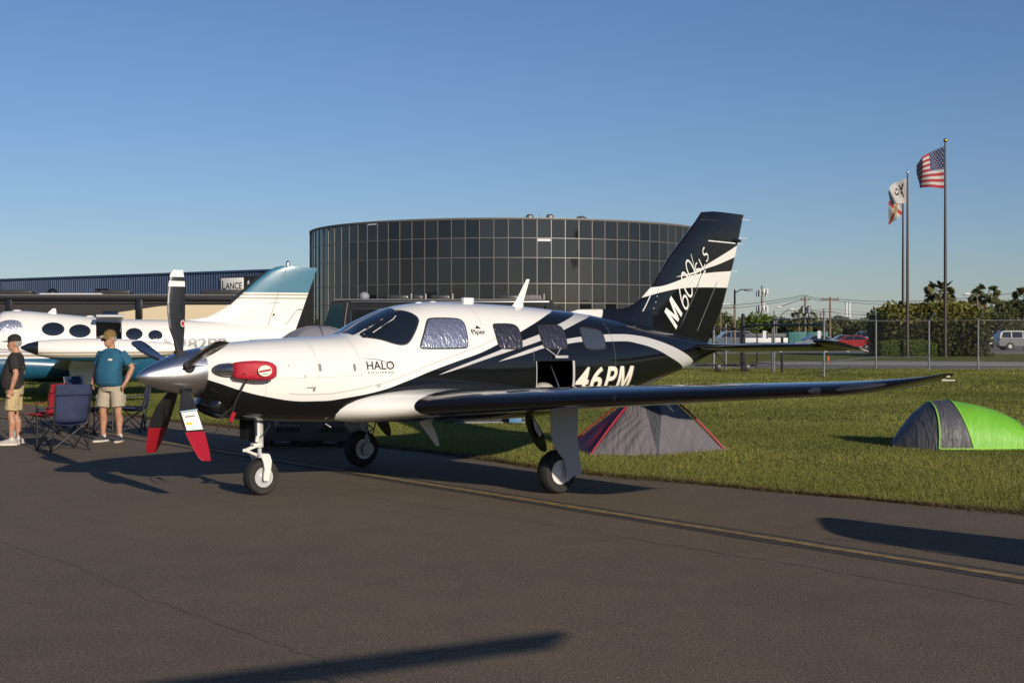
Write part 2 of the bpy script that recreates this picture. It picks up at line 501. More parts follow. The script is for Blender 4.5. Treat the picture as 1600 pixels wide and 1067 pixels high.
# ------------------------------------------------------------------ mesh helpers
class MB:
    def __init__(s):
        s.v, s.f, s.m = [], [], []
    def add(s, vs, fs, mi=0):
        o = len(s.v)
        s.v += [tuple(map(float, p)) for p in vs]
        s.f += [tuple(int(i) + o for i in f) for f in fs]
        s.m += [mi] * len(fs)
        return s
    def box(s, c, size, rot=None, mi=0, bev=0.0):
        bm = bmesh.new()
        bmesh.ops.create_cube(bm, size=1)
        bmesh.ops.scale(bm, vec=size, verts=bm.verts)
        if bev > 0:
            bmesh.ops.bevel(bm, geom=list(bm.edges), offset=min(bev, .45 * min(size)), segments=2, affect='EDGES', profile=.5)
        mt = Matrix.Translation(c)
        if rot is not None:
            mt = mt @ Euler(rot).to_matrix().to_4x4()
        bm.transform(mt)
        bm.verts.ensure_lookup_table()
        s.add([v.co for v in bm.verts], [[v.index for v in f.verts] for f in bm.faces], mi)
        bm.free()
        return s
    def loft(s, rings, cap=(True, True), close=True, mi=0):
        n = len(rings[0])
        vs = [p for r in rings for p in r]
        fs = []
        for i in range(len(rings) - 1):
            for j in range(n if close else n - 1):
                k = (j + 1) % n
                fs.append((i * n + j, i * n + k, (i + 1) * n + k, (i + 1) * n + j))
        if cap[0]:
            fs.append(tuple(range(n))[::-1])
        if cap[1]:
            fs.append(tuple((len(rings) - 1) * n + j for j in range(n)))
        return s.add(vs, fs, mi)
    def tube(s, pts, rad, seg=8, cap=True, mi=0):
        pts = [Vector(p) for p in pts]
        if not hasattr(rad, '__len__'):
            rad = [rad] * len(pts)
        rings = []
        t0 = (pts[1] - pts[0]).normalized()
        ref = Vector((0, 0, 1)) if abs(t0.z) < .9 else Vector((1, 0, 0))
        nrm = t0.cross(ref).normalized()
        for i, p in enumerate(pts):
            a = pts[max(0, i - 1)]
            b = pts[min(len(pts) - 1, i + 1)]
            t = (b - a).normalized()
            nrm = (nrm - t * nrm.dot(t)).normalized()
            bn = t.cross(nrm)
            rings.append([p + (nrm * cos(2 * pi * k / seg) + bn * sin(2 * pi * k / seg)) * rad[i] for k in range(seg)])
        return s.loft(rings, (cap, cap), True, mi)
    def lathe(s, prof, c=(0, 0, 0), axis='Z', seg=24, mi=0):
        rings = []
        for r, h in prof:
            ring = []
            for k in range(seg):
                a = 2 * pi * k / seg
                p = {'Z': (r * cos(a), r * sin(a), h), 'Y': (r * sin(a), h, r * cos(a)), 'X': (h, r * cos(a), r * sin(a))}[axis]
                ring.append((p[0] + c[0], p[1] + c[1], p[2] + c[2]))
            rings.append(ring)
        return s.loft(rings, (prof[0][0] > 1e-4, prof[-1][0] > 1e-4), True, mi)
    def plate(s, poly, y0, y1, mi=0):
        """polygon in x,z made thick along y"""
        n = len(poly)
        vs = [(x, y0, z) for x, z in poly] + [(x, y1, z) for x, z in poly]
        fs = [tuple(range(n)), tuple(range(2 * n - 1, n - 1, -1))]
        fs += [(i, i + n, (i + 1) % n + n, (i + 1) % n) for i in range(n)]
        return s.add(vs, fs, mi)
    def flat(s, poly, z0, z1, mi=0):
        """polygon in x,y made thick along z"""
        n = len(poly)
        vs = [(x, y, z0) for x, y in poly] + [(x, y, z1) for x, y in poly]
        fs = [tuple(range(n))[::-1], tuple(range(n, 2 * n))]
        fs += [(i, (i + 1) % n, (i + 1) % n + n, i + n) for i in range(n)]
        return s.add(vs, fs, mi)
    def ball(s, c, r, seg=12, rings=8, mi=0, zmin=-1.0):
        rr = r if hasattr(r, '__len__') else (r, r, r)
        rs = []
        a0 = math.asin(zmin)
        for i in range(rings + 1):
            a = a0 + (pi / 2 - a0) * i / rings
            q = max(cos(a), 1e-4)
            rs.append([(c[0] + rr[0] * q * cos(2 * pi * k / seg), c[1] + rr[1] * q * sin(2 * pi * k / seg), c[2] + rr[2] * sin(a)) for k in range(seg)])
        return s.loft(rs, (True, True), True, mi)
    def mesh(s, name, mats, smooth=35):
        me = bpy.data.meshes.new(name)
        me.from_pydata(s.v, [], s.f)
        for m in (mats if isinstance(mats, (list, tuple)) else [mats]):
            me.materials.append(M[m] if isinstance(m, str) else m)
        me.polygons.foreach_set('material_index', s.m)
        bm = bmesh.new()
        bm.from_mesh(me)
        bmesh.ops.recalc_face_normals(bm, faces=bm.faces)
        bm.to_mesh(me)
        bm.free()
        if smooth:
            me.polygons.foreach_set('use_smooth', [True] * len(me.polygons))
            me.set_sharp_from_angle(angle=R(smooth))
        me.update()
        return me
    def build(s, name, mats, parent=None, smooth=35, **tags):
        return obj(name, s.mesh(name, mats, smooth), parent, **tags)

def obj(name, data, parent=None, loc=(0, 0, 0), rot=(0, 0, 0), label=None, cat=None, group=None, kind=None):
    o = bpy.data.objects.new(name, data)
    COL.objects.link(o)
    o.parent = parent
    o.location = loc
    o.rotation_euler = rot
    if label: o['label'] = label
    if cat: o['category'] = cat
    if group: o['group'] = group
    if kind: o['kind'] = kind
    return o

def thing(name, label, cat, loc=(0, 0, 0), rz=0.0, group=None):
    return obj(name, None, None, loc, (0, 0, rz), label, cat, group)

def children_of(o):
    return [c for c in bpy.data.objects if c.parent == o]

def copy_tree(o, parent=None, swap=None):
    c = o.copy()
    COL.objects.link(c)
    c.parent = parent
    for ch in children_of(o):
        copy_tree(ch, c, swap)
    return c

def pch(x, y, q):
    x = np.asarray(x, float); y = np.asarray(y, float)
    h = np.diff(x); d = np.diff(y) / h; m = np.zeros(len(x))
    m[0], m[-1] = d[0], d[-1]
    for i in range(1, len(x) - 1):
        m[i] = 0 if d[i - 1] * d[i] <= 0 else (h[i - 1] + h[i]) * 3 / ((2 * h[i] + h[i - 1]) / d[i - 1] + (h[i] + 2 * h[i - 1]) / d[i])
    q = np.clip(np.asarray(q, float), x[0], x[-1])
    i = np.clip(np.searchsorted(x, q) - 1, 0, len(x) - 2)
    t = (q - x[i]) / h[i]
    return (2*t**3-3*t*t+1)*y[i] + (t**3-2*t*t+t)*h[i]*m[i] + (-2*t**3+3*t*t)*y[i+1] + (t**3-t*t)*h[i]*m[i+1]

_txt = {}
def text_geo(s, size=1.0, shear=0.0, bold=0.0, space=1.0, cut=0.05):
    """outline lettering as flat triangles: list of 2D points and faces, first glyph at the origin"""
    key = (s, size, shear, bold, space)
    if key in _txt:
        return _txt[key]
    if s == 'M#':     # plain heavy capital M with open counters
        w_ = .215
        out = [(0, 0), (0, 1), (w_ + .04, 1), (.5, .36), (1 - w_ - .04, 1), (1, 1), (1, 0), (1 - w_, 0), (1 - w_, .62), (.585, .06), (.415, .06), (w_, .62), (w_, 0)]
        bm = bmesh.new()
        bm.faces.new([bm.verts.new((x * .82 + shear * y * .72, y * .72, 0)) for x, y in out])
        bmesh.ops.triangulate(bm, faces=bm.faces)
        for _ in range(3):
            bmesh.ops.subdivide_edges(bm, edges=list(bm.edges), cuts=1)
            bmesh.ops.triangulate(bm, faces=[f for f in bm.faces if len(f.verts) > 3])
        bm.verts.index_update()
        r = ([(v.co.x, v.co.y) for v in bm.verts], [[v.index for v in f.verts] for f in bm.faces])
        bm.free()
        _txt[key] = r
        return r
    cu = bpy.data.curves.new('lettering', 'FONT')
    cu.body = s
    cu.size = size
    cu.shear = shear
    cu.offset = bold
    cu.space_character = space
    cu.resolution_u = 5
    o = bpy.data.objects.new('lettering', cu)
    COL.objects.link(o)
    dg = bpy.context.evaluated_depsgraph_get()
    me = bpy.data.meshes.new_from_object(o.evaluated_get(dg))
    bm = bmesh.new()
    bm.from_mesh(me)
    for _ in range(5):
        es = [e for e in bm.edges if e.calc_length() > cut]
        if not es:
            break
        bmesh.ops.subdivide_edges(bm, edges=es, cuts=1)
        bmesh.ops.triangulate(bm, faces=[f for f in bm.faces if len(f.verts) > 3])
    bm.verts.index_update()
    vs = [(v.co.x, v.co.y) for v in bm.verts]
    fs = [[v.index for v in f.verts] for f in bm.faces]
    bm.free()
    bpy.data.meshes.remove(me)
    bpy.data.objects.remove(o)
    bpy.data.curves.remove(cu)
    _txt[key] = (vs, fs)
    return vs, fs

def leaves_mesh(name, centers, size, m, tint, up=0.0, narrow=1.0):
    """one small four-cornered leaf face per centre, scattered directions"""
    n = len(centers)
    c = np.asarray(centers, float)
    a = rng.normal(size=(n, 3)); a[:, 2] += up
    a /= np.linalg.norm(a, axis=1)[:, None]
    b = rng.normal(size=(n, 3))
    b -= (a * b).sum(1)[:, None] * a
    b /= np.linalg.norm(b, axis=1)[:, None]
    sz = (np.asarray(size) * rng.uniform(.6, 1.3, n))[:, None]
    a *= sz; b *= sz * .5 * narrow
    v = np.stack([c - a, c + b, c + a, c - b], 1).reshape(-1, 3)
    return raw_quads(name, v, m, np.repeat(tint, 4))

def raw_quads(name, v, m, tint=None, k=4):
    n = len(v) // k
    me = bpy.data.meshes.new(name)
    me.vertices.add(len(v))
    me.vertices.foreach_set('co', np.ascontiguousarray(v, dtype=np.float32).ravel())
    me.loops.add(n * k)
    me.loops.foreach_set('vertex_index', np.arange(n * k, dtype=np.int32))
    me.polygons.add(n)
    me.polygons.foreach_set('loop_start', np.arange(0, n * k, k, dtype=np.int32))
    me.materials.append(M[m])
    if tint is not None:
        at = me.attributes.new('tint', 'FLOAT', 'POINT')
        at.data.foreach_set('value', np.asarray(tint, dtype=np.float32))
    me.update(calc_edges=True)
    return me

def clump_points(center, radii, n, nclump=14, spread=.42, shell=.75, flat_bottom=None):
    """points in lumpy clusters over the outer part of an ellipsoid"""
    d = rng.normal(size=(nclump, 3))
    d /= np.linalg.norm(d, axis=1)[:, None]
    cc = d * rng.uniform(.45, shell, (nclump, 1))
    k = rng.integers(0, nclump, n)
    e = rng.normal(size=(n, 3))
    e /= np.linalg.norm(e, axis=1)[:, None]
    rr = rng.uniform(.35, 1, (n, 1)) ** .5 * spread * rng.uniform(.7, 1.2, nclump)[k][:, None]
    p = cc[k] + e * rr
    tint = rng.uniform(0, 1, nclump)[k] * .5 + rng.uniform(0, .5, n)
    p = p * np.asarray(radii) + np.asarray(center)
    if flat_bottom is not None:
        p[:, 2] = np.maximum(p[:, 2], flat_bottom + rng.uniform(0, .3, n))
    return p, tint

# ------------------------------------------------------------------ the setting: ground, apron, markings, road
def px(u, v):
    """ground point seen at picture position u, v (used only to lay the plan out)"""
    t = 1.7 * 2120 / (v - 519.5)
    return ((u - 800) / 2120 * t, t)

g = MB().add([(-1500, -1500, -.03), (1500, -1500, -.03), (1500, 1500, -.03), (-1500, 1500, -.03)], [(0, 1, 2, 3)])
g.build('ground', 'ground', kind='structure')

EDGE = np.array([(30.0, -11.0), (12.0, 5.6), (4.80, 12.71), (3.33, 14.11), (1.49, 15.77), (.99, 16.25), (-.26, 18.0), (-2.16, 20.6), (-3.67, 22.7), (-6.96, 26.6), (-14.0, 35.2), (-60.0, 92.0)])
def edge_x(y):
    return np.interp(y, EDGE[:, 1], EDGE[:, 0])
ey = np.concatenate([np.arange(-11, 10, .8), np.arange(10, 32, .12), np.arange(32, 92, 1.5)])
ex = edge_x(ey) + np.where((ey > 9) & (ey < 33), rng.normal(0, .022, len(ey)) + .04 * np.sin(ey * 2.1) + .03 * np.sin(ey * 5.3 + 1), 0)
poly = list(zip(ex, ey)) + [(-140, 92), (-140, -70), (90, -70), (30, -11.2)]
MB().flat(poly, -.05, 0.0).build('apron', 'asphalt', kind='structure', smooth=0)

# painted taxi line with dark borders
pA, pB = Vector((4.9, 7.58)), Vector((-13.0, 30.9))
dl = (pB - pA).normalized(); nl = Vector((-dl.y, dl.x))
def strip(a, b, off0, off1, z, step=.35, jit=.006):
    n = max(2, int((b - a).length / step))
    L0, L1 = [], []
    for i in range(n + 1):
        p = a + (b - a) * i / n
        q0 = p + nl * (off0 + random.gauss(0, jit)); q1 = p + nl * (off1 + random.gauss(0, jit))
        L0.append((q0.x, q0.y, z)); L1.append((q1.x, q1.y, z))
    vs = L0 + L1
    fs = [(i, i + 1, n + 2 + i, n + 1 + i) for i in range(n)]
    return MB().add(vs, fs)
strip(pA, pB, -.17, .17, .004).build('line_border', 'tar', kind='structure', smooth=0)
strip(pA, pB, -.060, .060, .008, jit=.004).build('taxi_line', 'yellow', kind='structure', smooth=0)

def crack(pts, w, z, m, name='pavement_crack', step=.06, wob=.012):
    P = [Vector(p) for p in pts]
    line = []
    for a, b in zip(P[:-1], P[1:]):
        k = max(1, int((b - a).length / step))
        line += [a + (b - a) * i / k for i in range(k)]
    line.append(P[-1])
    vs, fs = [], []
    off = 0
    for i, p in enumerate(line):
        t = (line[min(i + 1, len(line) - 1)] - line[max(i - 1, 0)]).normalized()
        n = Vector((-t.y, t.x))
        off = off * .85 + random.gauss(0, wob)
        ww = w * random.uniform(.3, 1.4)
        a = p + n * (off + ww / 2); b = p + n * (off - ww / 2)
        vs += [(a.x, a.y, z), (b.x, b.y, z)]
        if i:
            fs.append((2 * i - 2, 2 * i - 1, 2 * i + 1, 2 * i))
    MB().add(vs, fs).build(name, m, kind='structure', smooth=0)
crack([px(-60, 828), px(60, 868), px(156, 902), px(256, 941), px(375, 982), px(475, 1023), px(560, 1067)], .006, .003, 'crack')
crack([px(1700, 963), px(1553, 937), px(1337, 899), px(1116, 862), px(900, 826), px(700, 795), px(560, 774)], .011, .003, 'crack')
crack([px(1000, 978), px(870, 994), px(640, 1022), px(330, 1061), px(200, 1080)], .012, .003, 'weed', wob=.006)
crack([px(1270, 805), px(1330, 815), px(1380, 816), px(1420, 812)], .01, .003, 'weed', wob=.01)
crack([px(1600, 880), px(1500, 868), px(1400, 852), px(1340, 846), px(1290, 842)], .02, .012, 'crack')

# far service road and path beyond the fence
MB().flat([(6, 67.5), (14, 65.2), (22, 63.2), (60, 58), (60, 66), (24, 70.8), (15, 73.5), (6, 75)], -.03, .0).build('service_road', 'road', kind='structure', smooth=0)
MB().flat([(14.5, 74.2), (24, 71.4), (60, 66.6), (60, 69), (34, 77), (22, 80.5), (14, 79)], -.03, .006).build('drive', 'concrete', kind='structure', smooth=0)
MB().flat([(12, 112), (90, 108), (95, 200), (15, 205)], -.03, -.008).build('car_park', 'road', kind='structure', smooth=0)

# mown grass on the field: real blades, thinning with distance
def grass_field():
    V, T = [], []
    for y0, y1, dens, hh, ww in ((11, 18, 2000, .042, .0042), (18, 26, 1200, .045, .0055), (26, 40, 420, .05, .010), (40, 66, 130, .055, .02)):
        x0, x1 = -.42 * y1, .42 * y1
        n = int((x1 - x0) * (y1 - y0) * dens)
        x = rng.uniform(x0, x1, n); y = rng.uniform(y0, y1, n)
        k = (x > edge_x(y) + rng.normal(.02, .035, n)) & (np.abs(x) < .40 * y + .6)
        x, y = x[k], y[k]
        patch = .5 + .5 * np.sin(x * 1.3 + 2 * np.sin(y * .7)) * np.sin(y * 1.1 + 1.7 * np.sin(x * .5))
        n = len(x)
        near = np.exp(-np.abs(x - edge_x(y)) / .35)
        h = hh * rng.uniform(.45, 1.3, n) * (.5 + .75 * patch) * (1 + .5 * near * rng.uniform(0, 1, n))
        az = rng.uniform(0, 2 * pi, n)
        w = ww * rng.uniform(.7, 1.4, n)
        lean = rng.normal(0, .5, (n, 2)) * h[:, None]
        a = np.stack([x - w * np.cos(az), y - w * np.sin(az), np.full(n, -.03)], 1)
        b = np.stack([x + w * np.cos(az), y + w * np.sin(az), np.full(n, -.03)], 1)
        c = np.stack([x + lean[:, 0], y + lean[:, 1], -.03 + h], 1)
        V.append(np.stack([a, b, c], 1).reshape(-1, 3))
        big = .5 + .5 * np.sin(x * .42 + 1.4 * np.sin(y * .31 + .6)) * np.sin(y * .37 + 1.1 * np.sin(x * .23))
        t = np.clip(.22 * patch + .48 * big - .08 + rng.uniform(0, .42, n) + .25 * near, 0, 1)
        T.append(np.repeat(t, 3))
    me = raw_quads('grass', np.concatenate(V), 'grass', np.concatenate(T), k=3)
    obj('grass', me, label='mown green grass field beside the asphalt apron', cat='grass', kind='stuff')
grass_field()

def edge_straw():
    n = 34000
    y = rng.uniform(11.5, 30, n)
    x = edge_x(y) + rng.normal(.03, .085, n) * (1 + .8 * np.sin(y * 3.3) * np.sin(y * 1.3)) + .05 * np.sin(y * 2.1)
    az = rng.uniform(0, 2 * pi, n); w = rng.uniform(.003, .007, n); L = rng.uniform(.02, .085, n)
    up = rng.uniform(.05, .8, n)
    a = np.stack([x - w * np.sin(az), y + w * np.cos(az), np.full(n, .002)], 1)
    b = np.stack([x + w * np.sin(az), y - w * np.cos(az), np.full(n, .002)], 1)
    c = np.stack([x + L * np.cos(az), y + L * np.sin(az), .004 + L * up], 1)
    me = raw_quads('dry_grass', np.stack([a, b, c], 1).reshape(-1, 3), 'straw', np.repeat(rng.uniform(0, 1, n), 3), k=3)
    obj('dry_grass', me, label='dry brown grass runners creeping over the asphalt edge', cat='grass', kind='stuff')
M['straw'] = leaf_mat('dry_straw', (.045, .036, .014), (.22, .16, .065), sub=.2)
edge_straw()

# ------------------------------------------------------------------ round dark-glass office building
def round_building():
    D, Rr = 150.0, 21.7
    cx = (795 - 800) / 2120 * D
    root = thing('office_building', 'round dark-glass office building with a pale mullion grid behind the turboprop', 'building', (cx, D, 0))
    N = 100
    dphi = 2 * pi / N
    zs = [12.42, 10.64, 8.78, 6.33, 4.5, 2.1]
    core = MB().lathe([(Rr - .25, 0), (Rr - .25, 12.35)], seg=120)
    core.build('core', 'darkcore', root)
    MB().lathe([(Rr - .6, 12.36), (Rr + .10, 12.36), (Rr + .14, 12.42), (Rr + .14, 12.56), (Rr - .6, 12.56)], seg=140).build('parapet', 'mullion', root)
    MB().lathe([(Rr - .1, 0), (Rr + .03, 0), (Rr + .03, 2.04), (Rr - .1, 2.04)], seg=120).build('plinth', 'darkcore', root)
    w = 2 * Rr * sin(dphi / 2)
    pm = {}
    for i in range(5):
        h = zs[i] - zs[i + 1]
        pm[i] = MB().box((0, 0, 0), (w - .03, .04, h - .03)).mesh('pane', 'towerglass')
        sh = MB().box((0, 0, 0), (w - .03, .05, h - .03)).mesh('pane', 'mullion')
    vm = MB().box((0, 0, 0), (.065, .12, zs[0] - 2.0)).mesh('mullion', 'mullion')
    for k in range(-24, 25):
        a = -pi / 2 + (k + .5) * dphi
        for i in range(5):
            zc = (zs[i] + zs[i + 1]) / 2
            r = Rr * cos(dphi / 2)
            if abs(k) > 22 and i == 4:
                continue
            o = obj('pane', pm[i], root, (r * cos(a), r * sin(a), zc), (random.gauss(0, .0035), 0, a + pi / 2 + random.gauss(0, .005)))
        a2 = -pi / 2 + k * dphi
        obj('mullion', vm, root, ((Rr + .03) * cos(a2), (Rr + .03) * sin(a2), zs[0] / 2 + 1.0), (0, 0, a2 + pi / 2))
    for z in zs[1:]:
        MB().lathe([(Rr - .05, z - .03), (Rr + .06, z - .03), (Rr + .06, z + .03), (Rr - .05, z + .03)], seg=140).build('transom', 'mullion', root)
    # half-open blind in one upper pane, roof vents
    for kk, zz, hh in ((2.5, 10.45, .22), (-10.5, 12.28, .14)):
        a = -pi / 2 + kk * dphi
        b = MB().box((0, 0, 0), (w - .1, .03, hh)).build('roller_blind', 'signwhite', root)
        b.location = ((Rr + .03) * cos(a), (Rr + .03) * sin(a), zz)
        b.rotation_euler = (0, 0, a + pi / 2)
    for xo in (2.1, 4.1):
        MB().lathe([(.30, 12.5), (.30, 12.95), (.38, 13.0), (.38, 13.2), (.22, 13.35), (.05, 13.38)], (xo, -16, 0), seg=14).build('roof_vent', 'galv', root)
    MB().ball((7.2, -16, 12.55), (.75, .75, .65), 14, 6, zmin=0).build('roof_dome', 'galv', root)
    MB().tube([(3.1, -16, 12.5), (3.1, -16, 13.4)], .03, 6).build('roof_mast', 'galv', root)
round_building()

# ------------------------------------------------------------------ blue metal hangar with sign
def hangar():
    a, b = Vector((-50, 117.5)), Vector((-16.3, 94.55))
    d = (b - a).normalized(); L = (b - a).length
    root = thing('hangar', 'long blue ribbed metal hangar behind the motor coaches at left', 'building', (a.x, a.y, 0), math.atan2(d.y, d.x))
    MB().flat([(0, .1), (L, .1), (L - 9.5, 14.0), (-8, 14.0)], 0, 5.9).build('hall', 'darkcore', root)
    npan = 13
    pw = L / npan
    for i in range(npan):
        mb = MB()
        x = i * pw
        ribs = 12
        pts = []
        for r in range(ribs):
            q = x + pw * r / ribs
            s = pw / ribs
            pts += [(q, 0), (q + s * .6, 0), (q + s * .68, -.05), (q + s * .92, -.05)]
        pts.append((x + pw - .005, 0))
        vs = [(p, o, 0) for p, o in pts] + [(p, o, 6.0) for p, o in pts]
        n = len(pts)
        mb.add(vs, [(j, j + 1, n + j + 1, n + j) for j in range(n - 1)])
        mb.build('wall_panel', 'hangar2' if i in (3, 5, 6) else 'hangar', root, smooth=0)
    MB().box((L / 2, -.02, 6.06), (L + .2, .22, .14)).build('eave_trim', 'hangar', root)
    # sign
    sx = L - 5.45
    sg = MB().box((sx + 1.1, -.14, 5.12), (2.2, .12, .95), bev=.02).build('sign', 'inkwhite', root)
    MB().box((sx + 1.9, -.09, 5.12), (3.95, .06, 1.12)).build('sign_frame', 'darkcore', sg)
    MB().add([(sx + 2.5, -.13, 4.95), (sx + 2.62, -.13, 5.05), (sx + 2.6, -.13, 5.3), (sx + 2.75, -.13, 5.42), (sx + 2.8, -.13, 5.2), (sx + 2.68, -.13, 5.0)], [range(6)]).build('bird_mark', 'inkwhite', sg, smooth=0)
    mb = MB()
    vs, fs = text_geo('L', .90, 0, .01)
    mb.add([(sx + .10 + x * .85, -.206, 4.80 + y) for x, y in vs], fs)
    vs, fs = text_geo('ANCE', .66, 0, .01)
    mb.add([(sx + .50 + x * .93, -.206, 4.80 + y) for x, y in vs], fs)
    mb.build('lettering', 'ink', sg, smooth=0)
hangar()

# ------------------------------------------------------------------ motor coaches
def coach(label, loc, L, H, W, nose_left, mats, style):
    body, lower = mats
    root = thing('motor_coach', label, 'coach', loc, 0, 'motor coaches parked behind the aircraft')
    # x from 0 (left end) to L; front face at y=0
    prof = [(.0, .35), (.0, 1.2), (.10, 2.2), (.45, H - .12), (.9, H), (L - .12, H), (L, H - .15), (L, .35)] if nose_left else [(0, .35), (0, H - .15), (.1, H), (L, H), (L, .35)]
    mb = MB().plate(prof, 0, W)
    mb.build('body', body, root, smooth=30)
    MB().box((L / 2, .35, H + .03), (L - 1.2, .08, .06)).build('roof_rail', 'mullion', root)
    return root
r1 = coach('long dark brown coach with tan rear side behind the twin-engine plane', (-27.8, 70, 0), 16.2, 3.62, 2.5, False, ('rvbrown', 'rvdark'), 0)
mb = MB(); mb.add([(6.0, -.02, 2.35), (7.4, -.02, 2.72), (9.6, -.02, 3.05), (10.5, -.02, 3.12), (16.1, -.02, 3.12), (16.1, -.02, 1.5), (6.0, -.02, 1.5)], [range(7)])
mb.build('tan_side_panel', 'rvtan', r1, smooth=0)
mb = MB(); mb.add([(6.0, -.03, 1.8), (10.4, -.03, 2.25), (13.2, -.03, 2.2), (15.2, -.03, 2.75), (15.5, -.03, 2.75), (15.0, -.03, 2.0), (6.0, -.03, 1.6)], [range(7)])
mb.build('straw_swoosh', 'rvyellow', r1, smooth=0)
mb = MB(); mb.add([(14.0, -.04, 2.18), (15.9, -.04, 2.75), (15.9, -.04, 2.0), (14.0, -.04, 2.0)], [range(4)])
mb.build('dark_swoosh', 'rvdark', r1, smooth=0)
MB().box((8.1, -.09, 3.42), (16.0, .16, .16), bev=.04).build('awning_roller', 'rvdark', r1)
MB().box((8.1, -.04, 3.2), (16.0, .06, .03)).build('trim_strip', 'rvdark', r1)
for x in (1.9, 8.6):
    MB().box((x, -.10, 2.9), (.32, .16, 1.0), bev=.03).build('awning_bracket', 'rvdark', r1)
for x, w in ((7.0, .8), (15.0, .1)):
    MB().box((x + .1, -.03, 2.5), (w, .04, .62), bev=.015).build('window', 'carglass', r1)
for x, w in ((1.2, 2.2), (6.6, 1.9), (12.2, 2.4)):
    MB().box((x + w / 2 - .6, 1.0, 3.78), (w, .8, .30), bev=.12).build('roof_air_conditioner', 'rvbrown', r1)
MB().ball((3.75, 1, 3.66), (.32, .32, .36), 12, 6, zmin=0).build('satellite_dome', 'rvdark', r1)
MB().box((4.9, .6, 3.70), (3.2, .5, .07)).build('solar_panel', 'signwhite', r1)
MB().tube([(6.4, .6, 3.66), (6.4, .6, 3.88), (6.1, .6, 3.95), (6.8, .6, 3.95)], .04, 6).build('roof_antenna', 'rvdark', r1)
for x in (2.5, 12.4, 13.6):
    MB().lathe([(.1, -.02), (.48, -.02), (.5, .02), (.5, .3), (.1, .3)], (x, 0, .5), 'Y', 20).build('wheel', 'tyre', r1)

r2 = coach('black coach with blue-tinted windscreen directly behind the turboprop cabin', (-10.45, 75, 0), 12.75, 3.5, 2.5, True, ('rvdark', 'rvdark'), 1)
mb = MB(); mb.add([(.03, -.02, 1.3), (.12, -.02, 2.2), (.46, -.02, 3.3), (1.15, -.02, 3.3), (1.0, -.02, 1.3)], [range(5)])
mb.build('windscreen_side', 'coachglass', r2, smooth=0)
mb = MB(); mb.add([(-.03, .15, 1.4), (-.03, 2.35, 1.4), (.08, 2.35, 2.25), (.40, 2.3, 3.25), (.40, .2, 3.25), (.08, .15, 2.25)], [range(6)])
mb.build('windscreen', 'coachglass', r2, smooth=0)
MB().tube([(1.12, -.04, 1.2), (1.22, -.04, 2.4), (1.36, -.04, 3.36)], .035, 6).build('pillar_trim', 'steel', r2)
MB().tube([(1.55, -.04, 1.2), (1.55, -.04, 2.85), (1.7, -.04, 3.0), (3.6, -.04, 3.0), (3.75, -.04, 2.85), (3.75, -.04, 1.2)], .02, 6).build('window_trim', 'steel', r2)
MB().box((2.65, -.012, 2.2), (2.1, .03, 1.5)).build('window', 'carglass', r2)
MB().box((7, -.05, 3.38), (11, .12, .10), bev=.03).build('awning_roller', 'steel', r2)
MB().ball((2.15, 1.2, 3.72), (.30, .30, .26), 12, 8).tube([(2.15, 1.2, 3.4), (2.15, 1.2, 3.6)], .08, 8).build('satellite_dome', 'tentpale', r2)
for x, w in ((3.6, 1.1), (4.9, .6), (5.9, 1.1), (9.6, 1.2), (11.0, 1.1)):
    MB().box((x + w / 2, 1.0, 3.64), (w, .8, .34), bev=.13).build('roof_air_conditioner', 'tentgrey' if x > 10 else 'rvbrown', r2)
    MB().tube([(x + w + .12, .8, 3.5), (x + w + .12, .8, 3.86)], .07, 8).build('vent_pipe', 'galv', r2)
for x in (2.6, 9.4, 10.6):
    MB().lathe([(.1, -.02), (.48, -.02), (.5, .02), (.5, .3), (.1, .3)], (x, 0, .5), 'Y', 20).build('wheel', 'tyre', r2)

# ------------------------------------------------------------------ the turboprop
# local axes: x aft from the spinner tip, y to the right wing (the near, left side is negative), z up from the ground
ST = np.array([
 (.66,1.545,1.06,.245,1.303),(.80,1.570,.93,.335,1.28),(1.05,1.602,.805,.42,1.25),(1.35,1.624,.778,.47,1.22),(1.75,1.645,.75,.52,1.20),
 (2.27,1.672,.724,.578,1.20),(2.42,1.715,.72,.592,1.20),(2.6,1.81,.713,.608,1.21),(2.8,1.898,.705,.624,1.22),(3.03,1.982,.698,.64,1.22),(3.2,2.016,.692,.648,1.22),
 (3.65,2.05,.68,.66,1.22),(4.4,2.036,.667,.665,1.22),(5.0,2.01,.672,.655,1.22),(5.43,1.98,.70,.635,1.235),(5.86,1.945,.76,.60,1.26),(6.3,1.89,.85,.55,1.30),
 (6.76,1.83,.97,.48,1.345),(7.23,1.747,1.09,.395,1.39),(7.72,1.66,1.215,.295,1.43),(8.23,1.565,1.38,.17,1.47),(8.5,1.53,1.445,.085,1.487)])
NU, NL = 2.25, 2.5
def sec(xa):
    return [float(pch(ST[:, 0], ST[:, k], xa)) for k in range(1, 5)]
def ysurf(xa, z):
    zt, zb, w, zc = sec(xa)
    if z >= zc:
        t, n = min(.9999, (z - zc) / (zt - zc)), NU
    else:
        t, n = min(.9999, (zc - z) / (zc - zb)), NL
    return w * (1 - t ** n) ** (1 / n)
def zsurf(xa, y):
    zt, zb, w, zc = sec(xa)
    return zc + (zt - zc) * (1 - min(.9999, abs(y) / w) ** NU) ** (1 / NU)

def chaikin(p, it=2):
    for _ in range(it):
        q = []
        for i in range(len(p)):
            a, b = p[i], p[(i + 1) % len(p)]
            q += [(a[0] * .75 + b[0] * .25, a[1] * .75 + b[1] * .25), (a[0] * .25 + b[0] * .75, a[1] * .25 + b[1] * .75)]
        p = q
    return p

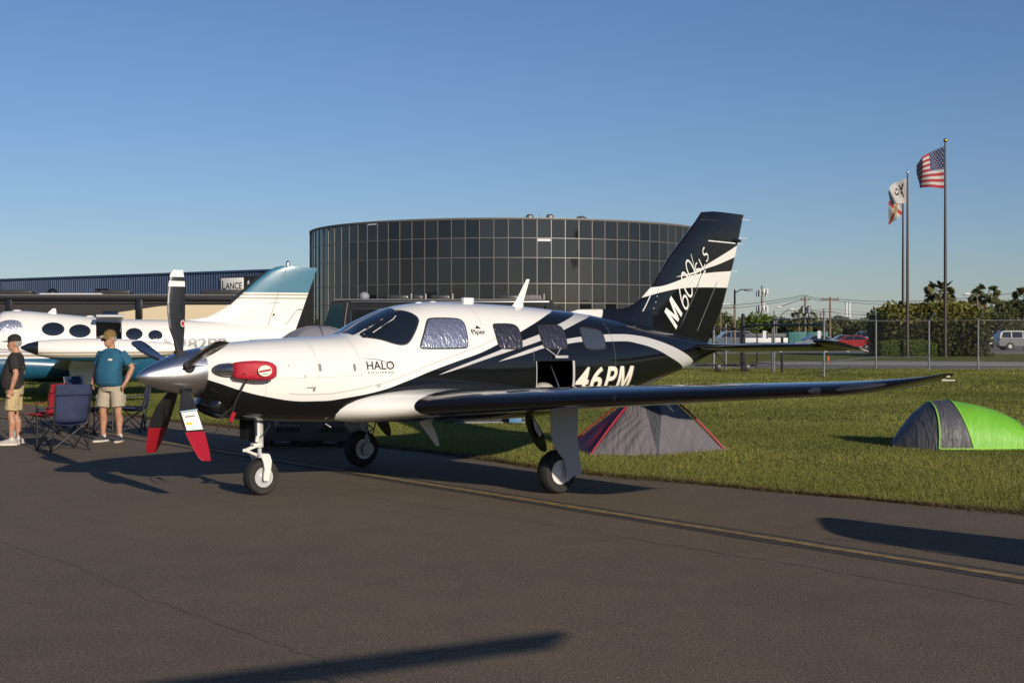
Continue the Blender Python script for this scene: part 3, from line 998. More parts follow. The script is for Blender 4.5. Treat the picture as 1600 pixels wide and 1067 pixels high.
def grow(p, d):
    cx = sum(a for a, b in p) / len(p); cz = sum(b for a, b in p) / len(p)
    q = []
    n = len(p)
    area = sum(p[i][0] * p[(i + 1) % n][1] - p[(i + 1) % n][0] * p[i][1] for i in range(n))
    s = 1 if area > 0 else -1
    for i in range(n):
        a, b = p[i - 1], p[(i + 1) % n]
        tx, tz = b[0] - a[0], b[1] - a[1]
        l = math.hypot(tx, tz) or 1
        q.append((p[i][0] + s * tz / l * d, p[i][1] - s * tx / l * d))
    return q

def patch(poly, off, side=-1, cut=.05):
    """a polygon drawn in x,z laid on the fuselage side"""
    bm = bmesh.new()
    bm.faces.new([bm.verts.new((x, z, 0)) for x, z in poly])
    bmesh.ops.triangulate(bm, faces=bm.faces)
    for _ in range(5):
        es = [e for e in bm.edges if e.calc_length() > cut]
        if not es:
            break
        bmesh.ops.subdivide_edges(bm, edges=es, cuts=1)
        bmesh.ops.triangulate(bm, faces=[f for f in bm.faces if len(f.verts) > 3])
    bm.verts.index_update()
    vs = []
    for v in bm.verts:
        x, z = v.co.x, v.co.y
        zt = sec(x)[0]
        z = min(z, zt - .012)
        y = ysurf(x, z)
        vs.append((x, side * (y + off), z + (off * .6 if z > 1.75 else 0)))
    fs = [[v.index for v in f.verts] for f in bm.faces]
    bm.free()
    return MB().add(vs, fs)

def airfoil(x0, x1, t, n=14, camber=.015):
    c = x1 - x0
    up, lo = [], []
    for i in range(n + 1):
        s = .5 * (1 - cos(pi * i / n))
        yt = 5 * t * (.2969 * s ** .5 - .126 * s - .3516 * s * s + .2843 * s ** 3 - .1015 * s ** 4)
        yc = camber * 4 * s * (1 - s)
        up.append((x0 + c * s, c * (yc + yt))); lo.append((x0 + c * s, c * (yc - yt)))
    return up + lo[-1:0:-1]

def turboprop(label, loc, rz, group=None):
    root = thing('turboprop_aircraft', label, 'aircraft', loc, rz, group)
    # fuselage skin with the door opening cut out
    xs = np.concatenate([np.linspace(.66, 1.1, 14), np.linspace(1.13, 2.25, 30), np.linspace(2.28, 3.3, 40), np.linspace(3.34, 8.5, 96)])
    seg = 72
    rings = []
    for x in xs:
        zt, zb, w, zc = sec(x)
        r = []
        for k in range(seg):
            a = 2 * pi * k / seg
            ca, sa = cos(a), sin(a)
            n = NU if sa >= 0 else NL
            yy = w * math.copysign(abs(ca) ** (2 / n), ca)
            h = (zt - zc) if sa >= 0 else (zc - zb)
            r.append((x, yy, zc + h * math.copysign(abs(sa) ** (2 / n), sa)))
        rings.append(r)
    mb = MB().loft(rings, (True, False))
    tip = [(8.56, 0.0, 1.487)] * 1
    me = mb.mesh('fuselage', 'livery', 50)
    bm = bmesh.new(); bm.from_mesh(me)
    dx0, dx1, dz0, dz1 = 4.63, 5.225, .80, 1.365
    for co, no in (((dx0, 0, 0), (1, 0, 0)), ((dx1, 0, 0), (1, 0, 0)), ((0, 0, dz0), (0, 0, 1)), ((0, 0, dz1), (0, 0, 1))):
        fs = [f for f in bm.faces if f.calc_center_median().y < 0 and dx0 - .4 < f.calc_center_median().x < dx1 + .4]
        ge = list({e for f in fs for e in f.edges} | {v for f in fs for v in f.verts}) + fs
        bmesh.ops.bisect_plane(bm, geom=ge, plane_co=co, plane_no=no)
    kill = []
    for f in bm.faces:
        c = f.calc_center_median()
        if c.y < -.2 and dx0 < c.x < dx1 and dz0 < c.z < dz1:
            kill.append(f)
    bmesh.ops.delete(bm, geom=kill, context='FACES')
    bm.to_mesh(me); bm.free()
    me.polygons.foreach_set('use_smooth', [True] * len(me.polygons))
    fus = obj('fuselage', me, root)
    # cabin seen through the open door
    MB().add([(dx0 - .5, -.45, .80), (dx1 + .3, -.45, .80), (dx1 + .3, .45, .80), (dx0 - .5, .45, .80), (dx0 - .5, .45, 1.7), (dx1 + .3, .45, 1.7)], [(0, 1, 2, 3), (3, 2, 5, 4)]).build('cabin_floor', 'interior', fus, smooth=0)
    MB().ball((4.97, -.38, 1.02), (.15, .12, .085), 16, 10).build('cabin_seat', 'leather', fus)
    MB().tube([(5.10, -.55, 1.02), (5.07, -.40, 1.33)], .008, 6).build('door_strut', 'steel', fus)
    for x, w, m in ((dx0 - .004, .010, 'geargrey'), (dx1 - .012, .034, 'geargrey')):
        vs = []
        zz = np.linspace(dz0, dz1, 14)
        for z in zz:
            y = ysurf(x, z)
            vs += [(x, -y - .005, z), (x + w, -y - .005, z)]
        MB().add(vs, [(2 * i, 2 * i + 1, 2 * i + 3, 2 * i + 2) for i in range(13)]).build('door_jamb', m, fus, smooth=0)
    lt = MB().tube([(4.80, -ysurf(4.9, 1.5) - .01, 1.515), (4.93, -ysurf(4.9, 1.43) - .03, 1.425), (5.03, -ysurf(5.0, 1.5) - .01, 1.515)], .006, 6)
    lt.box((5.01, -ysurf(5.0, 1.41) - .03, 1.412), (.20, .03, .035), bev=.01).build('door_handle', 'geargrey', fus)
    # glazing
    P = {'pilot': [(2.39, 1.664), (2.60, 1.765), (2.80, 1.865), (2.915, 1.922), (2.993, 1.938), (3.072, 1.915), (3.105, 1.868), (3.093, 1.83), (2.977, 1.70), (2.88, 1.595), (2.80, 1.572), (2.70, 1.592), (2.60, 1.632), (2.50, 1.655)],
         'shade': [(3.018, 1.545), (3.074, 1.64), (3.205, 1.825), (3.275, 1.852), (3.611, 1.850), (3.672, 1.826), (3.677, 1.768), (3.645, 1.555), (3.611, 1.532), (3.04, 1.532)],
         'w1': [(4.09, 1.775), (4.13, 1.79), (4.381, 1.79), (4.445, 1.763), (4.452, 1.704), (4.438, 1.545), (4.41, 1.522), (4.133, 1.524), (4.095, 1.55)],
         'w2': [(4.765, 1.76), (4.816, 1.776), (5.072, 1.780), (5.155, 1.765), (5.162, 1.704), (5.15, 1.535), (5.106, 1.510), (4.817, 1.519), (4.768, 1.554)],
         'w3': [(5.455, 1.745), (5.507, 1.755), (5.757, 1.735), (5.825, 1.712), (5.835, 1.657), (5.82, 1.53), (5.782, 1.502), (5.507, 1.504), (5.45, 1.534)]}
    mm = {'pilot': 'windglass', 'shade': 'foil', 'w1': 'film', 'w2': 'film', 'w3': 'cabglass'}
    for side in (-1, 1):
        for k, p in P.items():
            q = chaikin(p, 2)
            w = patch(q, .007, side).build('window', mm[k], fus, 60)
            if side < 0:
                if k == 'shade': w['label'] = 'cabin window lined with silver foil sun shade'
                if k == 'pilot': w['label'] = 'dark side cockpit window'
            patch(grow(q, .016), .003, side).build('window_seal', 'seal', fus, 60)
        # front windscreen panel either side of the centre post
        vs, fs = [], []
        nx, ny = 14, 8
        for i in range(nx + 1):
            for j in range(ny + 1):
                s, t = i / nx, j / ny
                y = .028 + t * .215
                x0 = 2.36 + .02 * t; x1 = 2.985 - .04 * t * t
                x = x0 + (x1 - x0) * s
                vs.append((x - .003, side * y, zsurf(x, y) + .006))
        for i in range(nx):
            for j in range(ny):
                a = i * (ny + 1) + j
                fs.append((a, a + 1, a + ny + 2, a + ny + 1))
        MB().add(vs, fs).build('windscreen', 'windglass', fus, 60)
    # cockpit wiper-like trim strip seen inside the side window
    MB().tube([(2.55, -ysurf(2.55, 1.70) - .012, 1.70), (2.84, -ysurf(2.84, 1.845) - .012, 1.845), (2.90, -ysurf(2.9, 1.885) - .012, 1.885)], .005, 6).build('wiper', 'gearwhite', fus)
    # panel seams and small hardware on the cowling
    def seam(x, z0, z1, w=.005, m='inkgrey'):
        zz = np.linspace(z0, z1, 24)
        vs = []
        for z in zz:
            vs += [(x - w / 2, -ysurf(x, z) - .0025, z), (x + w / 2, -ysurf(x, z) - .0025, z)]
        return MB().add(vs, [(2 * i, 2 * i + 1, 2 * i + 3, 2 * i + 2) for i in range(23)]).build('panel_seam', m, fus, smooth=0)
    M['seam'] = M.get('seam') or mat('panel_seam_grey', (.50, .49, .47), .5)
    seam(1.775, 1.22, 1.62, .005, 'seam'); seam(2.265, 1.22, 1.645, .005, 'seam'); seam(1.20, 1.05, 1.28, .004, 'seam')
    hs = []
    for x in np.linspace(.72, 2.26, 60):
        z = 1.215 + .02 * (x - .72)
        hs += [(x, -ysurf(x, z) - .0025, z - .002), (x, -ysurf(x, z) - .0025, z + .002)]
    MB().add(hs, [(2 * i, 2 * i + 1, 2 * i + 3, 2 * i + 2) for i in range(59)]).build('panel_seam', 'seam', fus, smooth=0)
    for x, z0, z1 in ((1.20, 1.06, 1.22), (1.775, 1.24, 1.6), (2.265, 1.24, 1.62)):
        for z in np.arange(z0, z1, .052):
            patch([(x - .022 + .0045 * cos(q), z + .0045 * sin(q)) for q in np.linspace(0, 2 * pi, 7)[:-1]], .0025).build('rivet', 'seam', fus, smooth=0)
    seam(4.60, 1.37, 1.53, .004, 'inkgrey'); seam(5.98, 1.2, 1.83, .003, 'inkgrey'); seam(3.93, 1.6, 2.0, .003, 'seam')
    for x, z, w, h in ((1.795, 1.337, .014, .075), (2.19, 1.332, .014, .075), (1.69, 1.13, .05, .012), (1.72, 1.11, .012, .04)):
        patch([(x - w, z - h / 2), (x + w, z - h / 2), (x + w, z + h / 2), (x - w, z + h / 2)], .004).build('vent_slot', 'inkgrey', fus, smooth=0)
    for x, z in ((.92, 1.37), (1.26, 1.365), (1.45, 1.36), (1.62, 1.25)):
        patch([(x + .016 * cos(q), z + .016 * sin(q)) for q in np.linspace(0, 2 * pi, 9)[:-1]], .002).build('cowl_fastener', 'seam', fus, smooth=0)
    patch([(2.47 + .022 * cos(q), 1.135 + .022 * sin(q)) for q in np.linspace(0, 2 * pi, 13)[:-1]], .006).build('static_port', 'geargrey', fus)
    # lettering
    def side_text(s, x0, x1, z0, z1, m, off=.004, shear=0., bold=0., dx=0., dz=0., space=1.0, name='lettering'):
        vs, fs = text_geo(s, 1.0, shear, bold, space, .2)
        a0 = min(x for x, y in vs); a1 = max(x for x, y in vs); b0 = min(y for x, y in vs); b1 = max(y for x, y in vs)
        out = []
        for x, y in vs:
            X = x0 + (x - a0) / (a1 - a0) * (x1 - x0) + dx
            Z = z0 + (y - b0) / (b1 - b0) * (z1 - z0) + dz
            out.append((X, -ysurf(X, Z) - off, Z))
        return MB().add(out, fs).build(name, m, fus, smooth=0)
    side_text('HALO', 2.335, 2.66, 1.305, 1.395, 'ink', bold=.012)
    side_text('EQUIPPED', 2.345, 2.655, 1.260, 1.284, 'ink', space=1.5)
    arc = []
    for i in range(25):
        t = i / 24
        arc.append((2.29 + .40 * t, 1.425 - .035 * t - .05 * t * t + .012 * sin(pi * t)))
    vs, fs = [], []
    for i, (x, z) in enumerate(arc):
        h = .0045 * (1 - abs(2 * i / 24 - 1) * .6)
        vs += [(x, -ysurf(x, z) - .005, z - h), (x, -ysurf(x, z) - .005, z + h)]
        if i: fs.append((2 * i - 2, 2 * i - 1, 2 * i + 1, 2 * i))
    MB().add(vs, fs).build('halo_ring_mark', 'inkgrey', fus, smooth=0)
    side_text('Piper', 3.745, 3.945, 1.665, 1.735, 'ink', bold=.012)
    patch([(3.815, 1.745), (3.85, 1.78), (3.865, 1.765), (3.90, 1.745)], .004).build('peak_mark', 'ink', fus, smooth=0)
    for tx_, a_, b_ in (('4', 5.255, 5.50), ('6', 5.515, 5.735), ('P', 5.765, 6.01), ('M#', 6.005, 6.33)):
        side_text(tx_, a_, b_, .985, 1.285, 'inkshade', .003, .26, .020, .020, -.004)
        side_text(tx_, a_, b_, .985, 1.285, 'inkcream', .006, .26, .020)
    # aerials on the roof and belly
    MB().loft([airfoil(a, b, t) and [(x, y, z) for x, y in airfoil(a, b, t, 6, 0)] for a, b, t, z in ((4.79, 4.99, .10, 2.0), (4.85, 4.985, .12, 2.06), (4.92, 5.02, .12, 2.16), (5.04, 5.09, .12, 2.35))]).build('blade_antenna', 'white', fus, 50)
    MB().loft([[(x, y, z) for x, y in airfoil(a, b, t, 6, 0)] for a, b, t, z in ((3.40, 3.62, .10, .72), (3.44, 3.60, .10, .66), (3.56, 3.68, .12, .52), (3.67, 3.72, .12, .39))]).build('blade_antenna', 'gearwhite', fus, 50)
    MB().box((4.125, 0, 2.075), (.15, .07, .07), bev=.012).build('beacon_housing', 'white', fus)
    for x in (3.42, 3.62):
        MB().ball((x, 0, sec(x)[0] - .004), (.05, .04, .018), 12, 4, zmin=0).build('gps_puck', 'white', fus)
    MB().tube([(5.35, 0, 2.0), (5.35, 0, 2.03)], .02, 6).build('fuel_vent', 'black', fus)
    # chin air inlet
    nrm = Vector((-.55, 0, -.83)).normalized()
    tx = Vector((.83, 0, -.55)).normalized()
    c0 = Vector((.80, 0, .935))
    ring = lambda a, b, d: [c0 + nrm * d + Vector((0, a * cos(q), 0)) + tx * (b * sin(q)) for q in np.linspace(0, 2 * pi, 25)[:-1]]
    mb = MB().loft([ring(.24, .16, -.06), ring(.24, .155, .02), ring(.225, .145, .045), ring(.20, .125, .03), ring(.19, .115, -.01)], (False, False))
    inl = mb.build('chin_inlet', 'black', fus, 60)
    MB().add(ring(.195, .12, -.005), [range(24)]).build('inlet_throat', 'interior', inl, smooth=0)
    # exhaust stack with dark surround, both sides
    for s in (-1, 1):
        e = [(.83 + .15 * cos(q), 1.322 + .075 * sin(q)) for q in np.linspace(0, 2 * pi, 21)[:-1]]
        ex = patch(e, .006, s).build('exhaust_surround', 'seal', fus)
        MB().tube([(.74, s * .20, 1.325), (.82, s * .34, 1.325), (.92, s * .44, 1.325), (1.05, s * .53, 1.322), (1.12, s * .56, 1.32)], [.07, .07, .068, .066, .06], 14).build('exhaust_stack', 'steel', fus)

    # spinner and five blades, feathered
    def spin(x):
        return float(pch([0, .06, .188, .393, .58, .665], [.004, .058, .120, .192, .231, .240], x))
    rings = []
    for x in np.linspace(0, .665, 26):
        r = spin(x); zc = 1.262 + .043 * x / .665
        rings.append([(x, r * cos(a), zc + r * sin(a)) for a in np.linspace(0, 2 * pi, 41)[:-1]])
    spn = MB().loft(rings, (True, True)).build('spinner', 'chrome', root, 60)
    prof_r = [.15, .24, .32, .45, .60, .70, .705, .80, .868, .87, .924, .926, .964, .966, .99, 1.02, 1.035]
    for k, ang in enumerate((90, 162, 234, 306, 18)):
        red = ang in (234, 306)
        mb = MB()
        rings = []
        for r in prof_r:
            ch = float(pch([.15, .28, .45, .65, .85, .99, 1.035], [.080, .115, .188, .205, .180, .138, .095], r))
            te = float(pch([.15, .3, .6, .9, 1.035], [.036, .05, .060, .052, .03], r))
            th = float(pch([.15, .24, .4, 1.035], [.9, .5, .16, .07], r))
            tw = R(float(np.interp(r, [.15, 1.03], [20, -8])))
            ring = []
            for x, y in airfoil(te - ch, te, th, 8, .0):
                ring.append((x * cos(tw) - y * sin(tw), x * sin(tw) + y * cos(tw), r))
            rings.append(ring)
        n = len(rings[0])
        for i in range(len(rings) - 1):
            rm = (prof_r[i] + prof_r[i + 1]) / 2
            mi = 0
            if red and rm > .70: mi = 1
            if ang == 90 and (.87 < rm < .925 or rm > .965): mi = 2
            mb.loft(rings[i:i + 2], (i == 0, i == len(rings) - 2), True, mi)
        if ang == 306:   # white sticker with a yellow patch and small print bars on the near face
            def face_pt(r, s):
                ch = float(pch([.15, .28, .45, .65, .85, .99, 1.035], [.080, .115, .188, .205, .180, .138, .095], r)); te = float(pch([.15, .3, .6, .9, 1.035], [.036, .05, .060, .052, .03], r))
                tw = R(float(np.interp(r, [.15, 1.03], [20, -8])))
                x = te - ch + ch * s
                for sg in (1, -1):
                    y = sg * .026
                    yield (x * cos(tw) - y * sin(tw), x * sin(tw) + y * cos(tw), r)
            def sticker(r0, r1, s0, s1, mi, lift):
                A = [list(face_pt(*q)) for q in ((r0, s0), (r0, s1), (r1, s1), (r1, s0))]
                for sg in (0, 1):
                    mb.add([(p[sg][0], p[sg][1] * lift, p[sg][2]) for p in A], [range(4)], mi)
            sticker(.475, .69, .06, .9, 2, 1.0)
            sticker(.60, .625, .15, .45, 3, 1.06)
            sticker(.52, .535, .2, .7, 4, 1.06)
            sticker(.455, .47, .02, .95, 5, 1.0)
        # weld the joined sections, then turn the blade to its clock position
        A = R(ang - 90)
        hub = Vector((.47, 0, 1.292))
        mb.v = [tuple(hub + Vector((v[0], v[1] * cos(A) + v[2] * sin(A), -v[1] * sin(A) + v[2] * cos(A)))) for v in mb.v]
        b = mb.build('blade', ['blade', 'redpaint', 'inkwhite', 'yellow_tag', 'inkgrey', 'label'], spn, 40)
        MB().tube([hub + Vector((0, -cos(R(ang)) * .17, sin(R(ang)) * .17)), hub + Vector((0, -cos(R(ang)) * .225, sin(R(ang)) * .225))], .062, 16).build('blade_socket', 'interior', spn)
    # oval decal on the upright blade
    o_ = [(.47 + .022 * cos(q) + .005, -.052, 1.79 + .034 * sin(q)) for q in np.linspace(0, 2 * pi, 17)[:-1]]
    i_ = [(.47 + .016 * cos(q) + .005, -.0535, 1.79 + .027 * sin(q)) for q in np.linspace(0, 2 * pi, 17)[:-1]]
    MB().add(o_, [range(16)]).build('blade_decal', 'inkcream', spn, smooth=0)
    MB().add(i_, [range(16)]).build('blade_decal', 'redpaint', spn, smooth=0)

    # wings
    WY = [.30, .55, .68, .80, .90, 1.0, 2.2, 4.0, 5.75, 5.98, 6.13, 6.24, 6.30, 6.33]
    LE = [1.95, 2.13, 2.36, 2.60, 2.71, 2.77, 2.93, 3.165, 3.40, 3.51, 3.68, 3.90, 4.05, 4.14]
    TE = [4.80, 4.79, 4.78, 4.77, 4.76, 4.75, 4.66, 4.52, 4.38, 4.375, 4.37, 4.36, 4.34, 4.30]
    ZL = [.875, .89, .90, .905, .915, .922, 1.0, 1.115, 1.225, 1.252, 1.285, 1.318, 1.345, 1.362]
    TH = [.13, .125, .125, .135, .14, .145, .14, .13, .12, .11, .09, .07, .05, .03]
    for s in (-1, 1):
        rings = [[(x, s * y, z0 + z) for x, z in airfoil(a, b, t, 16)] for y, a, b, z0, t in zip(WY, LE, TE, ZL, TH)]
        mb = MB().loft(rings[:5], (True, False), True, 1).loft(rings[4:], (False, True), True, 0)
        wing = mb.build('wing', ['black', 'white'], root, 40)
        # landing light lens in the tip leading edge and the small window inboard of it
        def le_pt(y, f, up):
            a = float(np.interp(y, WY, LE)); b = float(np.interp(y, WY, TE)); z0 = float(np.interp(y, WY, ZL)); t = float(np.interp(y, WY, TH))
            c = b - a
            yt = 5 * t * (.2969 * f ** .5 - .126 * f - .3516 * f * f) * c
            yc = .015 * 4 * f * (1 - f) * c
            return (a + c * f - .006, s * (y + .003), z0 + yc + up * yt)
        def lens(y0, y1, depth, m, name, inset=.0):
            vs, fs = [], []
            ny, nf = 12, 10
            for i in range(ny + 1):
                u = i / ny
                hw = math.sqrt(max(0.02, 1 - (2 * u - 1) ** 2))
                for j in range(nf + 1):
                    q = (j / nf * 2 - 1) * hw
                    f = depth * q * q
                    p = le_pt(y0 + (y1 - y0) * u, max(f, 1e-5), 1 if q > 0 else -1)
                    vs.append((p[0] - .002 + inset, p[1], p[2]))
            for i in range(ny):
                for j in range(nf):
                    a = i * (nf + 1) + j
                    fs.append((a, a + 1, a + nf + 2, a + nf + 1))
            return MB().add(vs, fs).build(name, m, wing, 60)
        ll = lens(5.80, 6.12, .07, 'lens', 'landing_light')
        lens(5.56, 5.68, .035, 'cabglass', 'ice_light')
        lens(3.52, 3.57, .02, 'blade', 'stall_vane_plate')
        MB().ball((4.30, s * 6.27, 1.335), (.03, .02, .010), 10, 6).build('position_light', 'inkwhite', wing)
        for y, x, z in ((6.2, 4.36, 1.30), (5.6, 4.39, 1.215), (5.0, 4.44, 1.175), (4.6, 4.47, 1.15)):
            MB().tube([(x - .03, s * y, z), (x + .16, s * y, z - .004)], .004, 5).build('static_wick', 'inkwhite', wing)
        for y in (2.15,):
            z = float(np.interp(y, WY, ZL)); b = float(np.interp(y, WY, TE))
            MB().loft([[(x, s * y + w, z - .06 + h) for w, h in ((-d, 0), (0, -d * 1.6), (d, 0), (0, d))] for x, d in ((b - .5, .010), (b - .35, .022), (b - .1, .024), (b + .04, .006))]).build('flap_fairing', 'white' if y < 2.5 else 'black', wing)
        # aileron and flap gap lines as thin recessed seams
        MB().tube([(4.28, s * .95, .985), (4.22, s * 3.2, 1.12), (4.14, s * 5.7, 1.255)], .003, 4).build('control_seam', 'seal', wing)

    # fin with dorsal fillet
    zf = [1.50, 1.70, 1.90, 2.02, 2.10, 2.161, 2.24, 2.321, 2.5, 2.712, 3.0, 3.219, 3.30, 3.346, 3.368]
    lef = [float(np.interp(z, [1.5, 1.9, 2.03, 2.09, 2.161, 2.321, 2.712, 3.219, 3.346, 3.372], [6.5, 6.78, 6.82, 6.93, 7.025, 7.216, 7.532, 8.06, 8.17, 8.42])) for z in zf]
    tef = [float(np.interp(z, [1.5, 1.59, 2.05, 2.77, 3.366], [8.27, 8.32, 8.60, 8.87, 9.05])) for z in zf]
    rings = []
    for z, a, b in zip(zf, lef, tef):
        t = .075 if z < 3.3 else .05
        rings.append([(x, y, z - (.012 * (x - a) / (b - a) if z > 3.33 else 0)) for x, y in airfoil(a, b, t * (1.6 / max(1.0, b - a)), 16, 0)])
    fin = MB().loft(rings, (True, True)).build('fin', 'fin', root, 40)
    dor = []
    for x in np.linspace(5.75, 7.15, 22):
        top = float(np.interp(x, [5.75, 5.9, 6.3, 6.66, 6.83, 7.0, 7.15], [1.955, 1.99, 1.998, 2.008, 2.05, 2.14, 2.24]))
        base = sec(x)[0] - .05
        w = .05 * min(1, (x - 5.7) / .5) + .012
        dor.append([(x, -w * 1.6, base), (x, -w, base + (top - base) * .45), (x, -w * .55, base + (top - base) * .85), (x, 0, top), (x, w * .55, base + (top - base) * .85), (x, w, base + (top - base) * .45), (x, w * 1.6, base)])
    MB().loft(dor, (True, True), True).build('dorsal_fillet', 'fin', fin, 60)
    def fin_y(x, z):
        a = float(np.interp(z, zf, lef)); b = float(np.interp(z, zf, tef))
        c = b - a; s = min(1, max(0, (x - a) / c)); t = .075 * 1.6 / max(1.0, c)
        return 5 * t * c * (.2969 * s ** .5 - .126 * s - .3516 * s * s + .2843 * s ** 3 - .1015 * s ** 4)
    def fin_glyph(ch, cx, cz, w, h, e1, e2, bold=0., m='inkwhite'):
        vs, fs = text_geo(ch, 1.0, 0., bold, 1.0, .12)
        a0 = min(x for x, y in vs); a1 = max(x for x, y in vs); b0 = min(y for x, y in vs); b1 = max(y for x, y in vs)
        out = []
        for x, y in vs:
            u = ((x - a0) / (a1 - a0) - .5) * w; v = ((y - b0) / (b1 - b0) - .5) * h
            X = cx + u * e1[0] + v * e2[0]; Z = cz + u * e1[1] + v * e2[1]
            out.append((X, -fin_y(X, Z) - .004, Z))
        MB().add(out, fs).build('lettering', m, fin, smooth=0)
    E1, E2 = (.51, .86), (-.705, .71)
    fin_glyph('M#', 7.565, 1.965, .245, .33, E1, E2)
    E1, E2 = (.42, .907), (-.60, .80)
    fin_glyph('6', 7.755, 2.165, .155, .34, E1, E2, -.018)
    fin_glyph('0', 7.825, 2.345, .185, .37, E1, E2, -.020)
    fin_glyph('0', 7.905, 2.525, .165, .34, E1, E2, -.022)
    fin_glyph('S', 8.045, 2.555, .095, .18, E1, E2, -.008)
    fin_glyph('L', 8.125, 2.655, .085, .18, E1, E2, -.008)
    fin_glyph('S', 8.195, 2.765, .095, .19, E1, E2, -.008)
    def fin_line(a, b, w, m, n=20):
        vs = []
        d = Vector((b[0] - a[0], b[1] - a[1])).normalized(); q = Vector((-d.y, d.x)) * w / 2
        for i in range(n + 1):
            x = a[0] + (b[0] - a[0]) * i / n; z = a[1] + (b[1] - a[1]) * i / n
            vs += [(x + q.x, -fin_y(x, z) - .004, z + q.y), (x - q.x, -fin_y(x, z) - .004, z - q.y)]
        MB().add(vs, [(2 * i, 2 * i + 1, 2 * i + 3, 2 * i + 2) for i in range(n)]).build('fin_line', m, fin, smooth=0)
    fin_line((7.90, 2.76), (8.03, 2.42), .008, 'inkwhite')
    fin_line((6.86, 1.80), (7.145, 2.185), .014, 'inkwhite')
    fin_line((8.075, 2.37), (8.20, 2.55), .02, 'inkwhite')
    fin_line((7.69, 1.75), (8.56, 3.22), .008, 'seal')
    fin_line((7.69, 1.75), (8.075, 2.35), .006, 'inkgrey')
    fin_line((8.06, 1.72), (8.47, 2.40), .008, 'inkgrey')
    fin_line((8.12, 3.24), (8.56, 3.235), .010, 'seal')
    fin_line((8.25, 2.955), (8.86, 2.945), .014, 'inkwhite')
    for i in range(9):
        x = 6.56 + .3 * i / 8 if i < 4 else 6.95 + .3 * (i - 4) / 4
        z = 1.84 - .06 * i if i < 3 else (1.79 + .07 * (i - 4) if i > 4 else 1.78)
    RV = [(7.23, 2.10), (7.26, 2.18), (7.19, 2.02), (7.13, 1.94), (7.08, 1.88), (7.03, 1.83), (6.97, 1.80), (6.90, 1.79)]
    for x, z in RV:
        MB().ball((x, -fin_y(x, z) - .002, z), (.008, .004, .008), 6, 4).build('rivet', 'inkwhite', fin)
    MB().lathe([(.004, 8.75), (.022, 8.78), (.026, 8.9), (.02, 8.98), (.004, 9.0)], (0, 0, 2.985), 'X', 12).build('tail_light', 'black', fin)
    for x, z in ((9.03, 3.29), (8.97, 3.03), (8.89, 2.945), (8.77, 2.56), (8.60, 2.10)):
        MB().tube([(x - .02, 0, z), (x + .16, 0, z - .004)], .0035, 5).build('static_wick', 'inkwhite', fin)
    # tailplane, elevator drooped so that its tip horn rises
    for s in (-1, 1):
        ys = [.06, .4, 1.2, 1.95, 2.1]
        rings = [[(x, s * y, 1.50 + .02 * y + z) for x, z in airfoil(7.70 + .15 * y, 8.36, .13, 10, 0)] for y in ys[:-1]]
        st = MB().loft(rings).build('tailplane', 'black', root, 40)
        rings = []
        for y, x0 in ((.12, 8.37), (1.0, 8.37), (1.96, 8.37), (1.97, 8.05), (2.12, 8.07), (2.2, 8.16)):
            r = []
            for x, z in airfoil(x0, 8.83, .12 if x0 > 8.3 else .08, 8, 0):
                a = R(10)
                dx = x - 8.40
                r.append((8.40 + dx * cos(a) + z * sin(a), s * y, 1.50 + .02 * y - dx * sin(a) + z * cos(a)))
            rings.append(r)
        MB().loft(rings).build('elevator', 'black', st, 40)
        for y in (2.15, 1.85, 1.5, .75):
            MB().tube([(8.80, s * y, 1.45 + .02 * y), (8.97, s * y, 1.415 + .02 * y)], .004, 5).build('static_wick', 'inkcream', st)

    # landing gear
    def wheel(parent, x, y, r, w, hub_m):
        t = MB().lathe([(r * .52, -w * .40), (r * .70, -w * .5), (r * .90, -w * .48), (r * .985, -w * .30), (r, -w * .12), (r, w * .12), (r * .985, w * .30), (r * .90, w * .48), (r * .70, w * .5), (r * .52, w * .40)], (x, y, r), 'Y', 36)
        ty = t.build('tyre', 'tyre', parent, 50)
        h = MB().lathe([(.001, -w * .50), (r * .16, -w * .49), (r * .20, -w * .44), (r * .46, -w * .41), (r * .56, -w * .44), (r * .55, w * .42), (r * .46, w * .34), (r * .22, w * .30), (r * .18, w * .40), (.001, w * .36)], (x, y, r), 'Y', 28)
        h.build('wheel_hub', hub_m, parent, 40)
    ng = MB().tube([(1.36, 0, .92), (1.37, 0, .50)], [.045, .042], 14)
    ng.tube([(1.37, 0, .55), (1.372, 0, .40)], .022, 10)
    ng = ng.build('nose_gear_strut', 'geargrey', root)
    f = MB().loft([[(1.37 + a, y, z) for a, y in ((-.055, -.10), (.055, -.10), (.055, .10), (-.055, .10))] for z in (.40, .435)])
    for s in (-1, 1):
        f.loft([[(x - w, s * .095, z), (x + w, s * .095, z), (x + w, s * .118, z), (x - w, s * .118, z)] for x, z, w in ((1.37, .43, .055), (1.40, .36, .05), (1.405, .28, .036), (1.388, .20, .034), (1.388, .155, .028))])
    f.build('fork', 'gearwhite', ng, 40)
    t = MB()
    for s in (-.03, .03):
        t.tube([(1.345, s, .52), (1.20, s * .5, .475)], .013, 8)
        t.tube([(1.20, s * .5, .475), (1.34, s, .415)], .015, 8)
    t.ball((1.19, 0, .475), .02, 10, 6)
    t.box((1.33, 0, .53), (.10, .09, .03), bev=.01)
    t.build('torque_link', 'gearwhite', ng)
    t = MB().tube([(1.33, -.05, .62), (1.325, -.055, .84)], .016, 8).tube([(1.31, -.05, .56), (1.32, -.05, .62)], .02, 8)
    t.build('steering_rod', 'gearwhite', ng)
    MB().tube([(1.42, -.06, .80), (1.44, -.09, .72), (1.38, -.07, .64), (1.34, -.05, .60)], .006, 6).build('hydraulic_hose', 'cord', ng)
    wheel(ng, 1.388, 0, .19, .145, 'geargrey')
